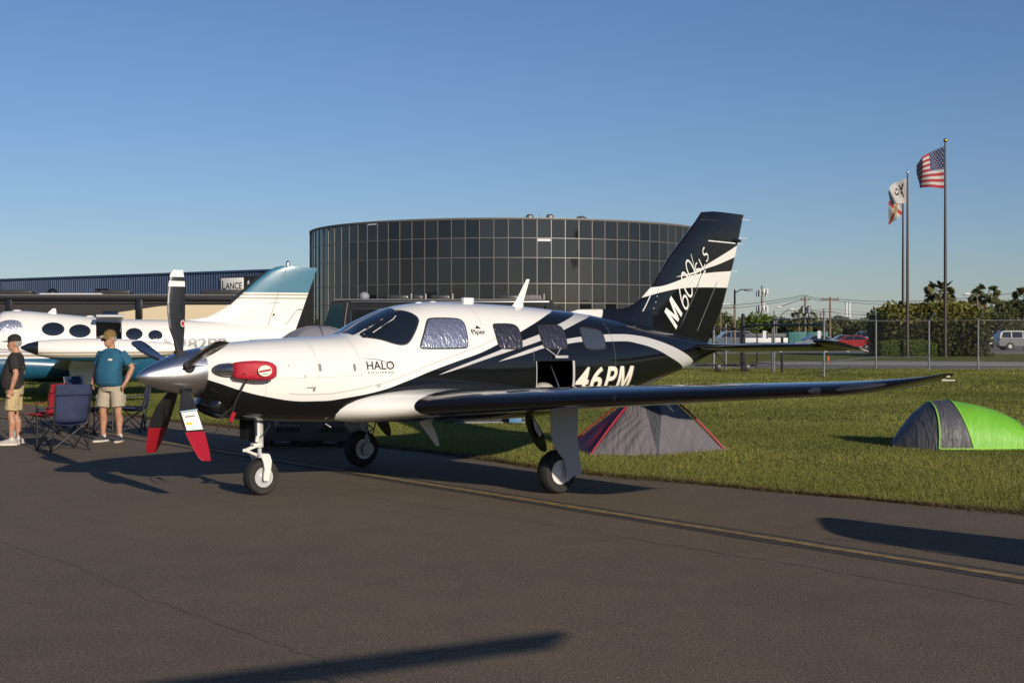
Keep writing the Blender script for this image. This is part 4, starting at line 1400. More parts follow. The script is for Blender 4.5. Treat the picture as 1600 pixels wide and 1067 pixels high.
    for s in (1,):
        MB().plate([(1.24, .80), (1.41, .79), (1.41, .575), (1.25, .575)], s * .19, s * .20).build('gear_door', 'black', ng)
    for s in (-1, 1):
        y0 = s * 1.87
        mg = MB().tube([(3.93, s * 1.86, .93), (3.90, y0 - s * .01, .50)], .05, 12).tube([(3.90, y0 - s * .01, .55), (3.895, y0 - s * .01, .36)], .034, 12)
        mg.tube([(3.895, y0 - s * .12, .235), (3.895, y0 + s * .10, .235)], .03, 10)
        mg.tube([(3.895, y0 - s * .105, .235), (3.90, y0 - s * .10, .34), (3.90, y0 - s * .03, .45)], .03, 10)
        mg = mg.build('main_gear_leg', 'geargrey', root)
        wheel(mg, 3.87, y0 + s * .0, .228, .165, 'gearwhite')
        MB().tube([(4.0, y0, .80), (4.15, y0 - s * .2, .88)], .02, 8).tube([(3.93, y0, .40), (4.05, y0, .47), (3.93, y0, .56)], .014, 8).build('side_brace', 'geargrey', mg)
        MB().lathe([(.02, 0), (.085, 0), (.085, .05), (.02, .05)], (3.87, y0 - s * .14 - .025, .228), 'Y', 16).build('brake_disc', 'steel', mg)
        dz = [(3.669, .93), (4.053, .93), (4.042, .611), (4.062, .461), (4.11, .182), (4.021, .199), (3.948, .163), (3.911, .132), (3.899, .247), (3.866, .357), (3.79, .435), (3.722, .52), (3.687, .615)]
        MB().plate(dz, s * 1.99, s * 2.01).build('gear_leg_door', 'geargrey', mg, 20)
        idr = [(3.769, .80), (3.778, .70), (3.892, .506), (4.02, .39), (4.07, .43), (4.00, .618), (3.88, .78), (3.815, .84)]
        MB().plate(chaikin(idr, 1), s * 1.47, s * 1.50).build('inner_gear_door', 'black', mg, 20)
        MB().plate([(3.83, .78), (3.88, .74), (3.96, .60), (3.93, .57), (3.86, .66)], s * 1.525, s * 1.53).build('inner_door_liner', 'gearwhite', mg, 20)
        MB().tube([(3.95, y0 - s * .08, .85), (4.0, y0 - s * .15, .6), (3.93, y0 - s * .12, .3)], .008, 6).build('brake_line', 'cord', mg)
    # small belly drain and lamp
    MB().tube([(2.02, -.25, .73), (2.07, -.28, .69)], .008, 6).build('drain_pipe', 'steel', fus)
    return root
M['yellow_tag'] = mat('yellow_sticker', (.7, .55, .02), .5)
PLANE_LOC, PLANE_RZ = (-3.70, 13.34, 0), R(39.7)
main_plane = turboprop('white and black single-engine turboprop parked in front, five-blade propeller', PLANE_LOC, PLANE_RZ)

# a second aircraft of the same kind stands out of frame to the right; only its wing shadow reaches the picture
neigh = copy_tree(main_plane)
neigh.location = (6.37, 1.34, 0)
neigh.rotation_euler = (0, 0, R(44.6))
neigh['label'] = 'second turboprop beyond the right edge, casting the pointed wing shadow at right'
main_plane['group'] = neigh['group'] = 'turboprops on the apron'

def exhaust_cover():
    """red padded plug strapped over the near exhaust stack"""
    root = thing('exhaust_cover', 'red padded exhaust cover with white oval badge strapped on the engine cowling', 'cover', PLANE_LOC, PLANE_RZ)
    rings = []
    for x, cy, cz, hy, hz in ((.83, -.44, 1.322, .04, .066), (.85, -.45, 1.322, .058, .082), (.93, -.485, 1.322, .068, .092), (1.03, -.53, 1.320, .080, .100), (1.13, -.56, 1.317, .080, .096), (1.185, -.57, 1.313, .068, .082), (1.22, -.575, 1.31, .047, .06), (1.235, -.575, 1.31, .02, .03)):
        r = []
        for q in np.linspace(0, 2 * pi, 25)[:-1]:
            c, s = cos(q), sin(q)
            r.append((x, cy + hy * math.copysign(abs(c) ** .6, c), cz + hz * math.copysign(abs(s) ** .6, s)))
        rings.append(r)
    MB().loft(rings).build('padded_plug', 'red', root, 60)
    ov = lambda a, b, d: [(1.075 + a * cos(q) * .97, -.637 - a * cos(q) * .12 - d, 1.318 + b * sin(q)) for q in np.linspace(0, 2 * pi, 25)[:-1]]
    bd = MB().add(ov(.075, .055, .006), [range(24)]).build('oval_badge', 'inkcream', root, smooth=0)
    st = [(1.01, 1.30), (1.01, 1.318), (1.135, 1.338), (1.135, 1.318)]
    MB().add([(x, -.646 - (x - 1.075) * .12, z) for x, z in st], [range(4)]).build('badge_band', 'redpaint', bd, smooth=0)
    MB().add([(x, -.646 - (x - 1.075) * .12, z) for x, z in ((1.045, 1.28), (1.10, 1.285), (1.10, 1.292), (1.045, 1.288))], [range(4)]).build('badge_print', 'inkgrey', bd, smooth=0)
    MB().box((.93, -.525, 1.30), (.09, .03, .016), (0, -.35, 0), bev=.004).build('webbing', 'cord', root)
    MB().tube([(.97, -.50, 1.26), (.93, -.47, 1.17), (.86, -.44, 1.02), (.84, -.42, .93), (.82, -.40, .80), (.80, -.40, .72)], .009, 6).build('strap', 'cord', root)
    MB().box((.83, -.42, .86), (.04, .02, .10), (.2, .3, 0)).build('warning_ribbon', 'redpaint', root)
    MB().tube([(.84, -.40, .95), (.74, -.36, .86), (.66, -.42, .73), (.60, -.46, .70)], .005, 5).build('tether_cord', 'cord', root)
    MB().tube([(.40, .10, .98), (.43, .20, .86), (.47, .30, .72)], .005, 5).build('tether_cord', 'cord', root)
exhaust_cover()

def glider():
    """unseen T-tail aircraft added behind the camera; its tailplane is shaped to cast the apron shadow"""
    tail = Vector((2.13, 1.39)); d = Vector((.49, -.87))
    root = thing('shadow_caster_glider', 'unseen white T-tail aircraft added behind the viewpoint to cast the narrow foreground shadow', 'aircraft', (tail.x, tail.y, 0), math.atan2(d.y, d.x))
    # local x towards the nose, z up
    rings = []
    for x, w, zb, zt in ((-.2, .05, .95, 1.1), (1, .12, .85, 1.12), (3, .22, .7, 1.2), (4.2, .42, .5, 1.5), (5.2, .45, .45, 1.55), (6.2, .36, .5, 1.2), (6.8, .1, .7, .95)):
        rings.append([(x, w * cos(q), (zb + zt) / 2 + (zt - zb) / 2 * sin(q)) for q in np.linspace(0, 2 * pi, 17)[:-1]])
    MB().loft(rings).build('fuselage', 'white', root, 60)
    MB().loft([[(x, y, z) for x, y in airfoil(a, b, .1, 8, 0)] for a, b, z in ((-.1, .9, 1.0), (.06, .62, 1.6), (.08, .40, 2.07))]).build('fin', 'white', root)
    for s in (-1, 1):
        MB().loft([[(-x + .21 * 0, s * y, 2.1 + z) for x, z in airfoil(a, b, .08, 8, 0)] for y, a, b in ((0, -.38, .0), (1.30, -.37, -.01), (1.58, -.10, -.02))]).build('tailplane', 'white', root)
        MB().loft([[(x, s * y, z0 + z) for x, z in airfoil(a, b, .14, 8)] for y, a, b, z0 in ((.2, 3.9, 4.9, 1.0), (4, 4.1, 4.9, 1.1), (7.2, 4.4, 4.9, 1.25))]).build('wing', 'white', root)
    w = MB()
    for x, y, r in ((5.0, -.6, .18), (5.0, .6, .18), (.1, 0, .1)):
        MB().lathe([(.02, -.05), (r, -.05), (r, .05), (.02, .05)], (x, y, r), 'Y', 18).build('wheel', 'tyre', root)
        MB().tube([(x, y, r), (x, y * .5, .6 if r > .15 else 1.0)], .025, 8).build('gear_leg', 'geargrey', root)
glider()  # invented caster, out of view, added for its foreground shadow

# ------------------------------------------------------------------ white and teal twin parked on the grass
def zband_mat(name, bands, top):
    """paint bands by height: list of (upper z, colour) from the bottom up"""
    m, nt, b = new_mat(name)
    tc = nt.nodes.new('ShaderNodeTexCoord')
    sp = nt.nodes.new('ShaderNodeSeparateXYZ')
    nt.links.new(tc.outputs['Object'], sp.inputs[0])
    c = top
    for z, col in reversed(bands):
        f = math_node(nt, 'LESS_THAN', sp.outputs['Z'], z)
        c = mix_col(nt, f, c, col)
    nt.links.new(c, b.inputs['Base Color'])
    b.inputs['Roughness'].default_value = .3
    b.inputs['Coat Weight'].default_value = .6
    b.inputs['Coat Roughness'].default_value = .05
    return m
WT, TL, GD = (.76, .75, .72), (.013, .090, .165), (.36, .31, .23)
M['twinbody'] = zband_mat('twin_body_livery', [(1.05, TL), (1.09, WT), (1.15, GD), (1.20, WT), (1.22, GD)], WT)
M['twintank'] = zband_mat('twin_tank_livery', [(1.14, TL), (1.20, GD), (1.225, WT), (1.26, GD)], WT)
M['twinfin'] = zband_mat('twin_fin_livery', [(2.64, WT), (2.68, GD), (2.74, WT), (2.78, GD), (2.82, WT)], (.030, .155, .25))

def twin():
    root = thing('twin_engine_aircraft', 'white and teal twin-engine propeller plane with oval windows and open cabin door', 'aircraft', (-16.0, 35.1, 0), R(18))
    S = np.array([(0, 1.24, 1.10, .05, 1.17), (.5, 1.48, .86, .28, 1.15), (1.5, 1.70, .62, .48, 1.15), (2.2, 1.86, .50, .62, 1.2), (2.7, 2.26, .42, .70, 1.25), (3.1, 2.27, .40, .72, 1.25), (3.8, 2.22, .37, .73, 1.25), (5.0, 2.11, .36, .71, 1.22), (5.7, 2.06, .36, .67, 1.22), (6.9, 2.04, .42, .58, 1.25), (8.0, 2.02, .62, .46, 1.35), (9.2, 1.93, 1.0, .30, 1.5), (10.3, 1.80, 1.38, .10, 1.6)])
    def sc_(x): return [float(pch(S[:, 0], S[:, k], x)) for k in range(1, 5)]
    def ys(x, z):
        zt, zb, w, zc = sc_(x)
        t = min(.9999, (z - zc) / (zt - zc) if z >= zc else (zc - z) / (zc - zb))
        return w * (1 - t ** 2.4) ** (1 / 2.4)
    rings = []
    for x in np.linspace(0, 10.3, 90):
        zt, zb, w, zc = sc_(x)
        r = []
        for k in range(48):
            a = 2 * pi * k / 48
            ca, sa = cos(a), sin(a)
            r.append((x, w * math.copysign(abs(ca) ** (2 / 2.4), ca), zc + ((zt - zc) if sa > 0 else (zc - zb)) * math.copysign(abs(sa) ** (2 / 2.4), sa)))
        rings.append(r)
    me = MB().loft(rings).mesh('fuselage', 'twinbody', 50)
    bm = bmesh.new(); bm.from_mesh(me)
    d0, d1, e0, e1 = 5.0, 5.66, .95, 1.98
    for co, no in (((d0, 0, 0), (1, 0, 0)), ((d1, 0, 0), (1, 0, 0)), ((0, 0, e0), (0, 0, 1)), ((0, 0, e1), (0, 0, 1))):
        fs = [f for f in bm.faces if f.calc_center_median().y < 0 and d0 - .5 < f.calc_center_median().x < d1 + .5]
        bmesh.ops.bisect_plane(bm, geom=list({e for f in fs for e in f.edges} | {v for f in fs for v in f.verts}) + fs, plane_co=co, plane_no=no)
    bmesh.ops.delete(bm, geom=[f for f in bm.faces if f.calc_center_median().y < -.1 and d0 < f.calc_center_median().x < d1 and e0 < f.calc_center_median().z < e1], context='FACES')
    bm.to_mesh(me); bm.free()
    me.polygons.foreach_set('use_smooth', [True] * len(me.polygons))
    fus = obj('fuselage', me, root)
    MB().add([(4.6, .4, .9), (6.1, .4, .9), (6.1, .4, 2.0), (4.6, .4, 2.0), (4.6, -.4, .9), (6.1, -.4, .9)], [(0, 1, 2, 3), (0, 1, 5, 4)]).build('cabin_lining', 'rvbrown', fus, smooth=0)
    MB().box((5.25, -.2, 1.45), (.35, .4, .35), bev=.08).build('cabin_seat', 'leather', fus)
    # raised upper door leaf
    dr = MB().loft([[(x, y, z) for x, y, z in ((a, -.45, 2.07), (a, -.75, 2.18), (a, -1.15, 2.16), (a, -1.15, 2.11), (a, -.75, 2.12), (a, -.45, 2.02))] for a in (5.0, 5.7)])
    dr.build('raised_door', 'geargrey', fus)
    MB().tube([(5.62, -.66, 1.72), (5.64, -1.0, 2.1)], .012, 6).build('door_strut', 'steel', fus)
    def oval(v, off):
        cx = sum(a for a, b in v) / len(v); cz = sum(b for a, b in v) / len(v)
        n = len(v); vs = [(cx, -ys(cx, cz) - off, cz)]; fs = []
        for k in range(1, 6):
            for p, q in v:
                x = cx + (p - cx) * k / 5; z = cz + (q - cz) * k / 5
                vs.append((x, -ys(x, z) - off, z))
        for j in range(n):
            fs.append((0, 1 + j, 1 + (j + 1) % n))
            for k in range(4):
                o = 1 + k * n
                fs.append((o + j, o + n + j, o + n + (j + 1) % n, o + (j + 1) % n))
        return MB().add(vs, fs)
    for x, z, a, b in ((3.92, 1.79, .265, .165), (4.59, 1.74, .255, .165), (5.98, 1.66, .205, .150), (6.53, 1.62, .175, .135)):
        for nm, g_, o_, m_ in (('window_ring', 1.08, .003, 'seal'), ('window', 1.0, .008, 'windglass')):
            v = [(x + a * g_ * cos(q), z + b * g_ * sin(q)) for q in np.linspace(0, 2 * pi, 29)[:-1]]
            oval(v, o_).build(nm, m_, fus, 60)
    v = chaikin([(2.45, 1.72), (2.62, 2.03), (3.14, 2.03), (3.18, 1.70)], 2)
    w = oval(v, .008).build('window', 'foil', fus, 60)
    v = [(2.0, 1.80), (2.42, 1.74), (2.60, 2.06), (2.42, 2.05)]
    MB().add([(p, -ys(p, q) - .008, q) for p, q in v], [range(4)]).build('windscreen', 'windglass', fus, 60)
    MB().plate([(3.75, 2.20), (3.9, 2.34), (3.98, 2.34), (4.0, 2.18)], -.01, .01).build('antenna', 'twinwhite', fus)
    for x in (3.0, 4.85):
        MB().ball((x, 0, sc_(x)[0]), (.12, .08, .04), 10, 4, zmin=0).build('antenna_puck', 'twinwhite', fus)
    vs, fs = text_geo('N282PB', 1.0, 0, .03, 1.0, .1)
    a1 = max(x for x, y in vs); b1 = max(y for x, y in vs)
    MB().add([(6.72 + x / a1 * 1.75, -ys(6.72 + x / a1 * 1.75, 1.26 + y / b1 * .30) - .014, 1.26 + y / b1 * .30) for x, y in vs], fs).build('lettering', 'inkgrey', fus, smooth=0)
    # tail
    zf = [1.5, 1.9, 2.0, 2.06, 2.12, 2.18, 2.25, 2.32, 2.4, 2.5, 2.64, 2.76, 2.82, 3.1, 3.4, 3.52, 3.57]
    le = [float(np.interp(z, [1.5, 2.0, 2.06, 2.12, 2.25, 2.4, 3.27, 3.50, 3.58], [7.0, 7.1, 7.5, 7.9, 8.2, 8.45, 9.38, 9.75, 10.05])) for z in zf]
    te = [float(np.interp(z, [1.5, 3.5], [10.3, 11.0])) for z in zf]
    rings = [[(x, y, z - (.05 * (x - 10.1) if z > 3.5 else 0)) for x, y in airfoil(a, b, .09 * (1.4 / (b - a)) if b - a > 1.4 else .08, 12, 0)] for z, a, b in zip(zf, le, te)]
    fin = MB().loft(rings).build('fin', 'twinfin', root, 40)
    MB().tube([(8.55, 0, 2.49), (9.38, 0, 3.27), (9.55, 0, 3.38)], [.05, .045, .03], 8).build('deice_boot', 'blade', fin)
    for a, b in (((10.15, 3.56), (9.55, 1.7)), ((10.0, 3.3), (10.2, 3.3)), ((10.45, 2.35), (10.62, 2.36)), ((10.1, 1.9), (10.45, 2.35)), ((9.5, 2.62), (9.75, 2.62))):
        MB().tube([(a[0], -.055, a[1]), (b[0], -.045, b[1])], .007, 5).build('hinge_seam', 'inkgrey', fin)
    MB().box((9.8, -.05, 2.54), (.28, .03, .035)).build('air_scoop', 'geargrey', fin)
    MB().ball((9.78, -.06, 2.20), .03, 8, 5).build('drain_port', 'ink', fin)
    MB().lathe([(.05, 3.55), (.06, 3.62), (.04, 3.70), (.005, 3.73)], (10.18, 0, 0), 'Z', 10).build('beacon', 'chrome', fin)
    for s in (-1, 1):
        MB().loft([[(x, s * y, 1.50 + z) for x, z in airfoil(a, b, .1, 8, 0)] for y, a, b in ((.1, 9.0, 10.4), (2.5, 9.6, 10.5))]).build('tailplane', 'twinwhite', root, 40)
        # wing, nacelle, tip tank
        wg = MB().loft([[(x, s * y, z0 + z) for x, z in airfoil(a, b, .14, 10)] for y, a, b, z0 in ((.4, 3.7, 5.9, .68), (2.0, 3.9, 5.8, .82), (5.9, 4.2, 5.4, 1.22))]).build('wing', 'twinwhite', root, 40)
        rings = []
        for x, r, zc in ((3.29, .02, 1.36), (3.45, .10, 1.36), (3.67, .17, 1.345), (4.1, .24, 1.315), (4.7, .27, 1.30), (5.6, .25, 1.30), (6.4, .17, 1.31), (7.0, .07, 1.32), (7.2, .01, 1.325)):
            rings.append([(x, s * 6.0 + r * cos(q), zc + r * sin(q)) for q in np.linspace(0, 2 * pi, 29)[:-1]])
        MB().loft(rings[2:]).build('tip_tank', 'twintank', root, 60)
        MB().loft(rings[:3]).build('tank_light_lens', 'windglass', root, 60)
        rings = []
        for x, r, zc, k in ((1.35, .20, 1.0, 1), (1.5, .36, .97, 1), (2.1, .44, .93, .95), (3.2, .43, .88, .9), (4.2, .34, .84, .85), (5.2, .20, .84, .7), (6.0, .05, .88, .6)):
            rings.append([(x, s * 2.1 + r * cos(q), zc + r * k * sin(q)) for q in np.linspace(0, 2 * pi, 29)[:-1]])
        nac = MB().loft(rings).build('engine_nacelle', 'twinbody', root, 60)
        MB().lathe([(.01, .85), (.10, 1.0), (.17, 1.2), (.19, 1.34)], (0, s * 2.1, 1.0), 'X', 18).build('spinner', 'chrome', nac, 60)
        for k in range(3):
            a = 2 * pi * k / 3 + .5
            MB().loft([[(1.2 + w * cos(.6) * u, s * 2.1 + r * cos(a) - w * u * sin(.6) * sin(a), 1.0 + r * sin(a) + w * u * sin(.6) * cos(a)) for w, u in ((.07, -1), (.02, 0), (.07, 1), (-.02, 0))] for r in (.15, .5, .9, 1.1)]).build('blade', 'blade', nac)
        g_ = MB().tube([(4.6, s * 2.5, .85), (4.6, s * 2.5, .28)], .05, 8).build('main_gear_leg', 'geargrey', root)
        MB().lathe([(.05, -.09), (.26, -.10), (.29, 0), (.26, .10), (.05, .09)], (4.6, s * 2.5, .29), 'Y', 22).build('tyre', 'tyre', g_)
        MB().plate([(4.3, .85), (4.95, .85), (4.9, .35), (4.4, .35)], s * 2.78, s * 2.8).build('gear_door', 'twinwhite', g_)
    g_ = MB().tube([(.9, 0, .8), (.9, 0, .22)], .04, 8).build('nose_gear_leg', 'geargrey', root)
    MB().lathe([(.05, -.07), (.2, -.08), (.22, 0), (.2, .08), (.05, .07)], (.9, 0, .22), 'Y', 20).build('tyre', 'tyre', g_)
twin()

# ------------------------------------------------------------------ tents
def bulge_panel(a, b, c, n=30, bul=.06, sag=.0):
    """a curved triangular cloth between three points"""
    a, b, c = Vector(a), Vector(b), Vector(c)
    nr = (b - a).cross(c - a).normalized()
    vs, idx, fs = [], {}, []
    for i in range(n + 1):
        for j in range(n + 1 - i):
            u, v = i / n, j / n
            w = 1 - u - v
            p = a * w + b * u + c * v
            k = 27 * u * v * w
            p = p + nr * (bul * k + .016 * sin(11 * u + 5 * v) * k + .010 * sin(34 * (u - .5) / (1.15 - v)) * min(1, k))
            idx[i, j] = len(vs); vs.append(p)
    for i in range(n):
        for j in range(n - i):
            fs.append((idx[i, j], idx[i + 1, j], idx[i, j + 1]))
            if j < n - i - 1:
                fs.append((idx[i + 1, j], idx[i + 1, j + 1], idx[i, j + 1]))
    return MB().add(vs, fs)

def red_tent():
    root = thing('tent', 'grey dome tent with crimson edges behind the main landing gear', 'tent', (1.95, 20.0, -.03), 0, 'tents on the grass')
    P1, P2, P3, P4 = (-.85, -.85, 0), (1.18, -.08, 0), (.75, 1.2, 0), (-1.15, .35, 0)
    F = (.10, -1.0, 0)
    ap, ap2 = (-.05, .0, .87), (.30, .12, .86)
    bulge_panel(P1, F, ap, bul=.07).build('fly_panel', 'tentgrey', root, 60)
    bulge_panel(F, P2, ap2, bul=-.02).build('fly_panel', 'tentgrey', root, 60)
    bulge_panel(F, ap2, ap, bul=.02).build('fly_panel', 'tentdark', root, 60)
    bulge_panel(P4, P1, ap, bul=.05).build('fly_panel', 'tentred', root, 60)
    bulge_panel(P2, P3, ap2, bul=.05).build('fly_panel', 'tentgrey', root, 60)
    bulge_panel(P3, P4, ap, bul=.05).build('fly_panel', 'tentgrey', root, 60)
    bulge_panel(P3, ap, ap2, bul=.02).build('fly_panel', 'tentgrey', root, 60)
    def band(a, b, w, m, lift=.02):
        a, b = Vector(a), Vector(b)
        pts = []
        for i in range(9):
            t = i / 8
            pts.append(a.lerp(b, t) + Vector((0, -lift, .05 * sin(pi * t))))
        MB().tube(pts, w, 6).build('edge_band', m, root)
    band(P1, ap, .015, 'tentred'); band(P2, ap2, .018, 'tentred'); band(P4, ap, .012, 'tentred'); band(P3, ap2, .014, 'tentred'); band(ap, ap2, .03, 'tentred')
    for q in (P1, P2, F, P4):
        MB().tube([(q[0], q[1], .05), (q[0] * 1.03, q[1] * 1.06, -.02)], .006, 5).build('peg', 'steel', root)
red_tent()

def green_tent():
    root = thing('tent', 'low lime green and charcoal hoop tent at the right', 'tent', (6.4, 20.55, -.03), 0, 'tents on the grass')
    prof = [(-.66, -.66, .10, .05), (-.5, -.48, .32, .30), (-.34, -.30, .48, .52), (-.12, -.08, .60, .68), (.12, .07, .62, .705), (.40, .20, .60, .71), (.72, .58, .56, .645), (1.0, .92, .52, .555), (1.30, 1.18, .44, .43), (1.50, 1.40, .34, .29), (1.62, 1.56, .22, .16)]
    rings = []
    for xg, xt, hw, h in prof:
        r = []
        for k in range(21):
            a = pi * k / 20
            zz = sin(a) ** .8
            r.append((xg + (xt - xg) * zz, -hw * cos(a) - .12 * (xg < .3) * 0, h * zz))
        rings.append(r)
    MB().loft(rings[:4], (False, False), False).build('fly_panel', 'tentdark', root, 60)
    MB().loft(rings[3:6], (False, False), False).build('fly_panel', 'tentdark', root, 60)
    MB().loft(rings[5:9], (False, False), False).build('fly_panel', 'tentgreen', root, 60)
    MB().loft(rings[8:], (False, True), False).build('fly_panel', 'tentgrey', root, 60)
    for i, m, r in ((3, 'tentpipe', .011), (5, 'tentpipe', .010), (8, 'tentpipe', .008)):
        MB().tube([(p[0], p[1] * 1.01, p[2] + .006) for p in rings[i]], r, 6).build('hoop_piping', m, root)
    MB().tube([(r[0][0], r[0][1] - .004, .02) for r in rings[3:9]], .012, 6).build('hem_piping', 'tentpipe', root)
    for i in (0, 3, 5, 9):
        p = rings[i][0]
        MB().tube([(p[0], p[1], .03), (p[0], p[1] - .06, -.01)], .005, 5).build('peg', 'steel', root)
green_tent()

def pale_tent():
    root = thing('tent', 'pale grey dome tent top showing behind the white engine cowling', 'tent', (-4.72, 33.0, -.03), .3, 'tents on the grass')
    n = 8
    for k in range(n):
        rings = []
        for i in range(13):
            a = pi / 2 * i / 12
            r = 1.45 * cos(a) ** .9 + .02; z = 1.88 * sin(a) ** .95
            q = []
            for j in range(7):
                t = 2 * pi * (k + j / 6) / n
                f = 1 - .05 * sin(pi * j / 6)
                q.append((r * f * cos(t), r * f * sin(t), z))
            rings.append(q)
        MB().loft(rings, (False, False), False).build('fly_panel', 'tentpale', root, 60)
        t = 2 * pi * k / n
        MB().tube([((1.45 * cos(a) ** .9 + .02) * cos(t), (1.45 * cos(a) ** .9 + .02) * sin(t), 1.89 * sin(a) ** .95) for a in np.linspace(0, pi / 2, 12)], .012, 5).build('seam_tape', 'tentgrey', root)
pale_tent()

# ------------------------------------------------------------------ small equipment
def tug():
    root = thing('aircraft_tug', 'low dark tug with louvred side standing behind the nose wheel', 'tug', (-3.12, 20.6, 0), R(-2))
    MB().box((0, 0, .235), (1.62, .8, .31), bev=.015).build('body', 'tug', root)
    for x0 in (-.36, .30):
        for i in range(8):
            MB().box((x0 + i * .045, -.405, .255), (.018, .02, .075), (0, .25, 0)).build('louvre_slot', 'cord', root)
            MB().box((x0 - .02 + i * .047, -.404, .315), (.016, .016, .012)).build('marking_dash', 'inkcream' if x0 < 0 else 'emblem', root)
    vs, fs = text_geo('85', .06, 0, 0, 1, .2)
    MB().add([(-.40 + x, -.4035, .335 + y) for x, y in vs], fs).build('lettering', 'inkcream', root, smooth=0)
    for x in (-.6, -.1, .15, .6):
        for y in (-.34, .34):
            MB().lathe([(.02, -.03), (.075, -.03), (.075, .03), (.02, .03)], (x, y, .075), 'Y', 14).build('wheel', 'tyre', root)
tug()

def bottle(x, y, label):
    root = thing('water_bottle', label, 'bottle', (x, y, 0), 0, 'water bottles on the asphalt')
    MB().lathe([(.031, .0), (.033, .01), (.033, .10), (.030, .115), (.033, .13), (.032, .155), (.014, .19), (.0125, .205)], seg=14).build('bottle_body', 'bottle', root, 40)
    MB().lathe([(.0335, .055), (.0335, .105)], seg=14).build('paper_label', 'label', root)
    MB().lathe([(.014, .203), (.015, .205), (.015, .222), (.001, .223)], seg=12).build('cap', 'inkwhite', root)
bottle(-8.22, 22.35, 'clear water bottle standing left of its pair near the shoes')
bottle(-8.12, 22.1, 'clear water bottle standing right of its pair near the shoes')

r_ = thing('ground_tarp', 'dark camping tarp lying on the grass under the wing', 'tarp', (-.45, 26.2, -.03))
MB().box((0, 0, .09), (1.7, .7, .14), bev=.06).build('folded_cloth', 'tentdark', r_)
MB().box((.1, -.37, .02), (1.5, .03, .03), (0, 0, .02)).build('pale_hem', 'tentpale', r_)
r_ = thing('cool_box', 'small pale blue cool box beside the dark tarp', 'cooler', (.06, 25.7, -.03))
MB().box((0, 0, .11), (.24, .2, .18), bev=.02).build('tub', 'coolerblue', r_)
MB().box((0, 0, .215), (.25, .21, .04), bev=.012).build('lid', 'inkwhite', r_)

# ------------------------------------------------------------------ camp chairs
def camp_chair(cloth, label, loc, rz):
    root = thing('camp_chair', label, 'chair', (*loc, 0), rz, 'folding camp chairs beside the apron')
    def cloth_grid(f, nu, nv, name, m):
        vs = [f(i / nu, j / nv) for i in range(nu + 1) for j in range(nv + 1)]
        fs = [(i * (nv + 1) + j, i * (nv + 1) + j + 1, (i + 1) * (nv + 1) + j + 1, (i + 1) * (nv + 1) + j) for i in range(nu) for j in range(nv)]
        o = MB().add(vs, fs).build(name, m, root, 60)
        sm = o.modifiers.new('thick', 'SOLIDIFY'); sm.thickness = .008
        return o
    # facing -y
    cloth_grid(lambda u, v: ((u - .5) * .52, -.22 + v * .45, .44 - .07 * sin(pi * u) * (.4 + .6 * sin(pi * v)) - .03 * v), 10, 8, 'seat', cloth)
    cloth_grid(lambda u, v: ((u - .5) * (.50 + .04 * v), .22 + .10 * v + .07 * sin(pi * u) * (1 - .7 * v), .42 + .52 * v), 10, 8, 'backrest', cloth)
    cloth_grid(lambda u, v: ((u - .5) * .55, .325 + .012 * sin(pi * u), .80 + .16 * v), 8, 4, 'headrest_band', cloth)
    for s in (-1, 1):
        cloth_grid(lambda u, v, s=s: (s * (.29 + (u - .5) * .07), -.25 + v * .52, .60 + .04 * v - .015 * sin(pi * v)), 3, 6, 'armrest', cloth)
        MB().tube([(s * .27, .20, .03), (s * .26, .25, .42), (s * .27, .335, .955)], .011, 7).build('back_post', 'tube', root)
        MB().tube([(s * .29, -.26, .03), (s * .29, -.25, .62)], .011, 7).build('leg', 'tube', root)
        MB().tube([(s * .285, -.26, .03), (s * .27, .24, .42)], .010, 7).build('leg', 'tube', root)
        MB().tube([(s * .28, .20, .03), (s * .28, -.22, .43)], .010, 7).build('leg', 'tube', root)
        MB().tube([(s * .285, -.265, .03), (-s * .26, -.22, .43)], .010, 7).build('leg', 'tube', root)
        MB().tube([(s * .275, .205, .03), (-s * .26, .24, .42)], .010, 7).build('leg', 'tube', root)
        for y in (-.26, .20):
            MB().ball((s * .285, y, .02), (.022, .022, .022), 8, 6).build('foot', 'cord', root)
    return root
camp_chair('navy', 'navy folding chair seen from behind, nearest of the camp chairs', (-6.47, 19.6), R(-138))
camp_chair('redcanvas', 'red folding camp chair behind the navy chair', (-7.70, 22.2), R(-100)).scale = (.93, .93, .9)
camp_chair('navy', 'navy folding chair right of the man in the blue shirt', (-6.55, 23.3), R(-82))
camp_chair('navy', 'navy folding chair half hidden behind the man in the blue shirt', (-7.15, 23.0), R(75))
camp_chair('blackcanvas', 'black folding chair at the left picture edge behind the man in black', (-8.62, 21.9), R(-60))

# ------------------------------------------------------------------ people
def fuse(mb, name, m, parent, voxel=.010, smooth=3):
    o = mb.build(name, m, parent, 0)
    r = o.modifiers.new('fuse', 'REMESH'); r.mode = 'VOXEL'; r.voxel_size = voxel; r.use_smooth_shade = True
    s = o.modifiers.new('soft', 'SMOOTH'); s.iterations = smooth; s.factor = .5
    return o

def ell(z, cx, cy, rx, ry, n=20, pw=1.0):
    return [(cx + rx * math.copysign(abs(cos(a)) ** pw, cos(a)), cy + ry * math.copysign(abs(sin(a)) ** pw, sin(a)), z) for a in np.linspace(0, 2 * pi, n + 1)[:-1]]

